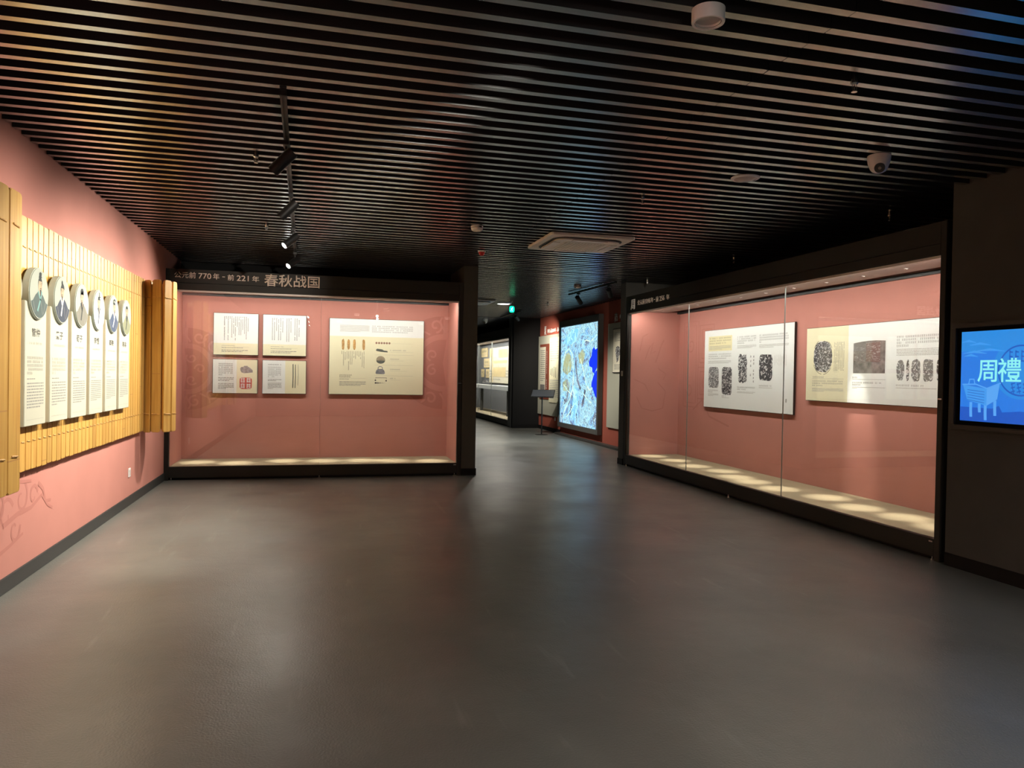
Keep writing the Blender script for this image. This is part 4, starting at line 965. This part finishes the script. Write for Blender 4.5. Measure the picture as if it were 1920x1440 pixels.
for pts, wd in (([(.04, .50), (.07, .64), (.14, .74), (.24, .77), (.33, .72), (.36, .60), (.38, .46), (.36, .36), (.30, .27), (.20, .18), (.12, .11), (.10, .05)], .055), ([(.36, .36), (.42, .30), (.40, .20), (.30, .12), (.18, .06)], .035), ([(.56, .66), (.64, .56), (.72, .42), (.80, .36), (.88, .38)], .045), ([(.10, .40), (.22, .34), (.34, .30)], .03), ([(.60, .80), (.70, .84), (.82, .82), (.97, .88)], .03), ([(.62, .34), (.74, .28), (.86, .24)], .03), ([(.25, .62), (.23, .50), (.26, .40)], .03)):
    MB().stroke([L(*p) for p in pts], wd, ym - .0006).obj('map_river', 'map_river', pic)
MB().poly([L(.40, .40), L(.50, .36), L(.54, .28), L(.50, .16), L(.40, .04), L(.32, .06), L(.36, .20)], ym - .0003).obj('map_lowland', 'map_cyan', pic)
MB().poly([L(.05, .84), L(.30, .96), L(.50, .97), L(.44, .84), L(.22, .80)], ym - .0003).obj('map_lowland', 'map_cyan', pic)
# text panels on the red wall
random.seed(11)
wp = thing('exhibit_poster', 'tall pale panel with framed boards on the red wall behind the stand', 'panel', (6.20, 20.60, 0), -PI / 2)
MB().box(0, 2.06, -.04, 0, .43, 2.66).obj('panel', 'panel_cream', wp, bevel=.004)
f = MB().box(.20, 1.06, -.055, -.04, .87, 2.42).obj('brown_board', 'brown_frame', wp)
MB().rect(.20, .93, .76, 2.34, -.0556).obj('board_face', 'far_board_pale', f)
m = MB(); latin_lines(m, .27, .70, 2.25, 1.35, 16, -.0562, .7); fine(m.obj('script', 'ink_grey', f))
MB().rect(.27, .97, .70, 1.28, -.0562).obj('picture', 'photo_screen', f)
m = MB(); han_column(m, .84, 2.22, 1.02, .06, -.0556); fine(m.obj('vertical_lettering', 'board_white', f))
f = MB().box(1.12, 2.05, -.06, -.04, .80, 2.57).obj('white_board', 'board_cream', wp, bevel=.003)
m = MB()
for xx, za, zb_ in ((1.28, 1.72, 1.55), (1.40, 1.74, 1.52), (1.56, 1.78, 1.50), (1.70, 1.76, 1.48)): m.stroke([(xx, za), (xx - .01, zb_)], .035, -.0606)
m.obj('bone_pictures', 'ink', f)
m = MB(); latin_lines(m, 1.2, 1.9, 2.45, 1.9, 9, -.0606, .6); latin_lines(m, 1.2, 1.95, 1.42, .88, 11, -.0606, .5); fine(m.obj('script', 'ink_pale', f))
t = thing('wall_lettering', 'white dynasty heading on the red wall above the text panel beside the stand', 'lettering', (6.20, 20.60, 0), -PI / 2)
text(t, 'dynasty_character', '夏', (.42, 2.69, .60, 2.93), 'letter_white', 0, .01, .010); text(t, 'date_lettering', '约公元前2070年 - 前1600年', (.72, 2.72, 2.03, 2.84), 'letter_white', 0, .008, .008)
t = thing('wall_lettering', 'white dynasty heading on the red wall between the map box and the long glass case', 'lettering', (6.20, 15.28, 0), -PI / 2)
text(t, 'dynasty_character', '商', (.28, 2.72, .46, 2.92), 'letter_white', 0, .01, .010); text(t, 'date_lettering', '约公元前1600年 - 前1046年', (.56, 2.78, 1.9, 2.87), 'letter_white', 0, .008, .008)
wp = thing('exhibit_poster', 'tall pale panel on the red wall between map box and long glass case', 'panel', (6.20, 15.28, 0), -PI / 2)
MB().box(0, 2.6, -.04, 0, .42, 2.70).obj('panel', 'panel_cream', wp, bevel=.004)
f = MB().box(.34, 1.4, -.06, -.04, 1.62, 2.57).obj('board', 'board_edge', wp); MB().rect(.355, 1.635, 1.39, 2.555, -.0606).obj('board_face', 'far_board_pale', f)
MB().poly([(.52, 2.16), (.62, 2.20), (.74, 2.15), (.76, 2.02), (.70, 1.98), (.66, 1.88), (.58, 1.84), (.54, 1.98), (.50, 2.06)], -.0612).obj('bone_picture', 'rub_coarse', f)
m = MB(); latin_lines(m, .45, .95, 2.48, 2.28, 6, -.0612, .6); latin_lines(m, .45, .95, 1.80, 1.68, 4, -.0612, .6); fine(m.obj('script', 'ink_grey', f))
f = MB().box(.85, 1.6, -.06, -.04, .75, 1.56).obj('board', 'board_edge', wp); MB().rect(.865, .765, 1.59, 1.545, -.0606).obj('board_face', 'far_board_pale', f)
# label tag on the return wall
t = thing('wall_switch', 'small white switch on the dark return beside the long glass case', 'switch', (XR, 12.10, 1.60), -PI / 2)
MB().box(-.035, .035, -.008, 0, -.045, .045).obj('plate', 'white_paint', t, bevel=.002); MB().box(-.015, .015, -.011, -.007, -.02, .02).obj('rocker', 'alu', t, bevel=.001)
# reading stand
ls = thing('sign_stand', 'black floor stand with tilted reading board in front of the text panel', 'stand', (5.60, 18.33, 0))
MB().lathe([(0, 0), (.17, 0), (.17, .006), (.03, .016), (0, .016)], 32).obj('base', 'black_metal', ls, smooth=True)
MB().cyl((0, 0, .01), (0, 0, 1.03), .017, n=14).obj('pole', 'black_metal', ls, smooth=True)
tb = MB().box(-.30, .30, -.19, .19, -.012, .012).obj('reading_board', 'black_metal', ls, bevel=.003, loc=(.02, 0, 1.065), rot=(math.radians(28), 0, math.radians(-25)))
MB().box(-.28, .28, -.17, .17, .012, .0135).obj('board_face', 'desk_black', tb)

# ------------------------------------------------------------------ far display case
c3, bp3 = display_case('display_case', 'distant grey lined glass case with ochre boards behind the dark column', (5.41, 29.5, 0), -PI / 2, 8.40, 1.0, [1.6, 3.9, 5.95], [.6 + .8 * i for i in range(10)], 'far_wall_grey', wash=3.0, spot_p=.5)
# local u = 29.5 - Y
def far_board(name, label, u0, u1, z0, z1, mt, n=5, pic=True, cat='board'):
    b = thing(name, label, cat, (6.41, 29.5 - u0, 0), -PI / 2)
    MB().box(0, u1 - u0, -.03, 0, z0, z1).obj('panel', mt, b, bevel=.003)
    m = MB(); latin_lines(m, .08, u1 - u0 - .08, z0 + (z1 - z0) * .35, z0 + .05, n, -.0306, .6); fine(m.obj('script', 'ink_pale', b))
    if pic:
        m = MB(); nn = 4; wd = (u1 - u0)
        for i in range(nn): m.poly(blob(wd * (.22 + .19 * i), z0 + (z1 - z0) * .62, wd * .045, (z1 - z0) * .17, 14, .2, 2.), -.0306)
        fine(m.obj('pictures', 'bronze', b))
    return b
far_board('wall_board', 'ochre board with a row of small dark bronzes, topmost in the far case', -.85 + .9, 1.15, 2.22, 2.58, 'far_board')
far_board('wall_board', 'ochre board in the middle row of the far case', .55, 1.5, 1.80, 2.16, 'far_board')
far_board('wall_board', 'ochre board in the lowest row of the far case, next to the cream map', .95, 1.5, 1.40, 1.74, 'far_board')
far_board('wall_board', 'ochre board in the lowest row of the far case, away from the cream map', -.3 + .36, .55, 1.42, 1.74, 'far_board')
mp = far_board('wall_map', 'wide cream document map with ochre strips in the far case', 1.55, 4.6, 1.22, 2.54, 'far_board_pale', 4, False, 'map')
for a, b_, c_, d_, mt in ((.02, .42, 2.18, 2.5, 'far_board'), (.45, .60, 1.25, 2.52, 'far_board'), (.7, 1.25, 2.2, 2.48, 'board_white'), (.7, 2.8, 1.95, 2.05, 'far_board'), (.65, 2.6, 1.45, 1.80, 'far_board'), (1.5, 2.9, 2.15, 2.45, 'far_board')):
    MB().rect(a, c_, b_, d_, -.031).obj('map_strip', mt, mp)
t = thing('sloped_label_rail', 'long white sloped label rail across the far display case', 'label rail', (5.41, 29.5, 0), -PI / 2)
MB().prism([(1.6, 1.02), (8.3, 1.02), (8.3, 1.16), (1.2, 1.16)], .40, .62).obj('rail', 'board_white', t)
MB().box(2.4, 2.45, .45, .55, .19, 1.02).box(6.4, 6.45, .45, .55, .19, 1.02).obj('bracket', 'wall_dark', t)
m = MB()
for i in range(9): m.stroke([(.15 + .05 * i, 1.2), (.3 + .08 * i, 1.27 + .004 * i), (.5 + .11 * i, 1.22)], .02, .997)
m.obj('wall_motif', 'alu', c3)
MB().box(8.34, 8.40, -.004, 0, 1.34, 1.44).obj('handle', 'white_paint', c3)
struct(MB().box(5.39, 5.41, 20.78, 21.10, 0, H).obj('trim_2', 'baseboard'))
bpy.data.objects.remove(_fo); bpy.data.curves.remove(_fc)
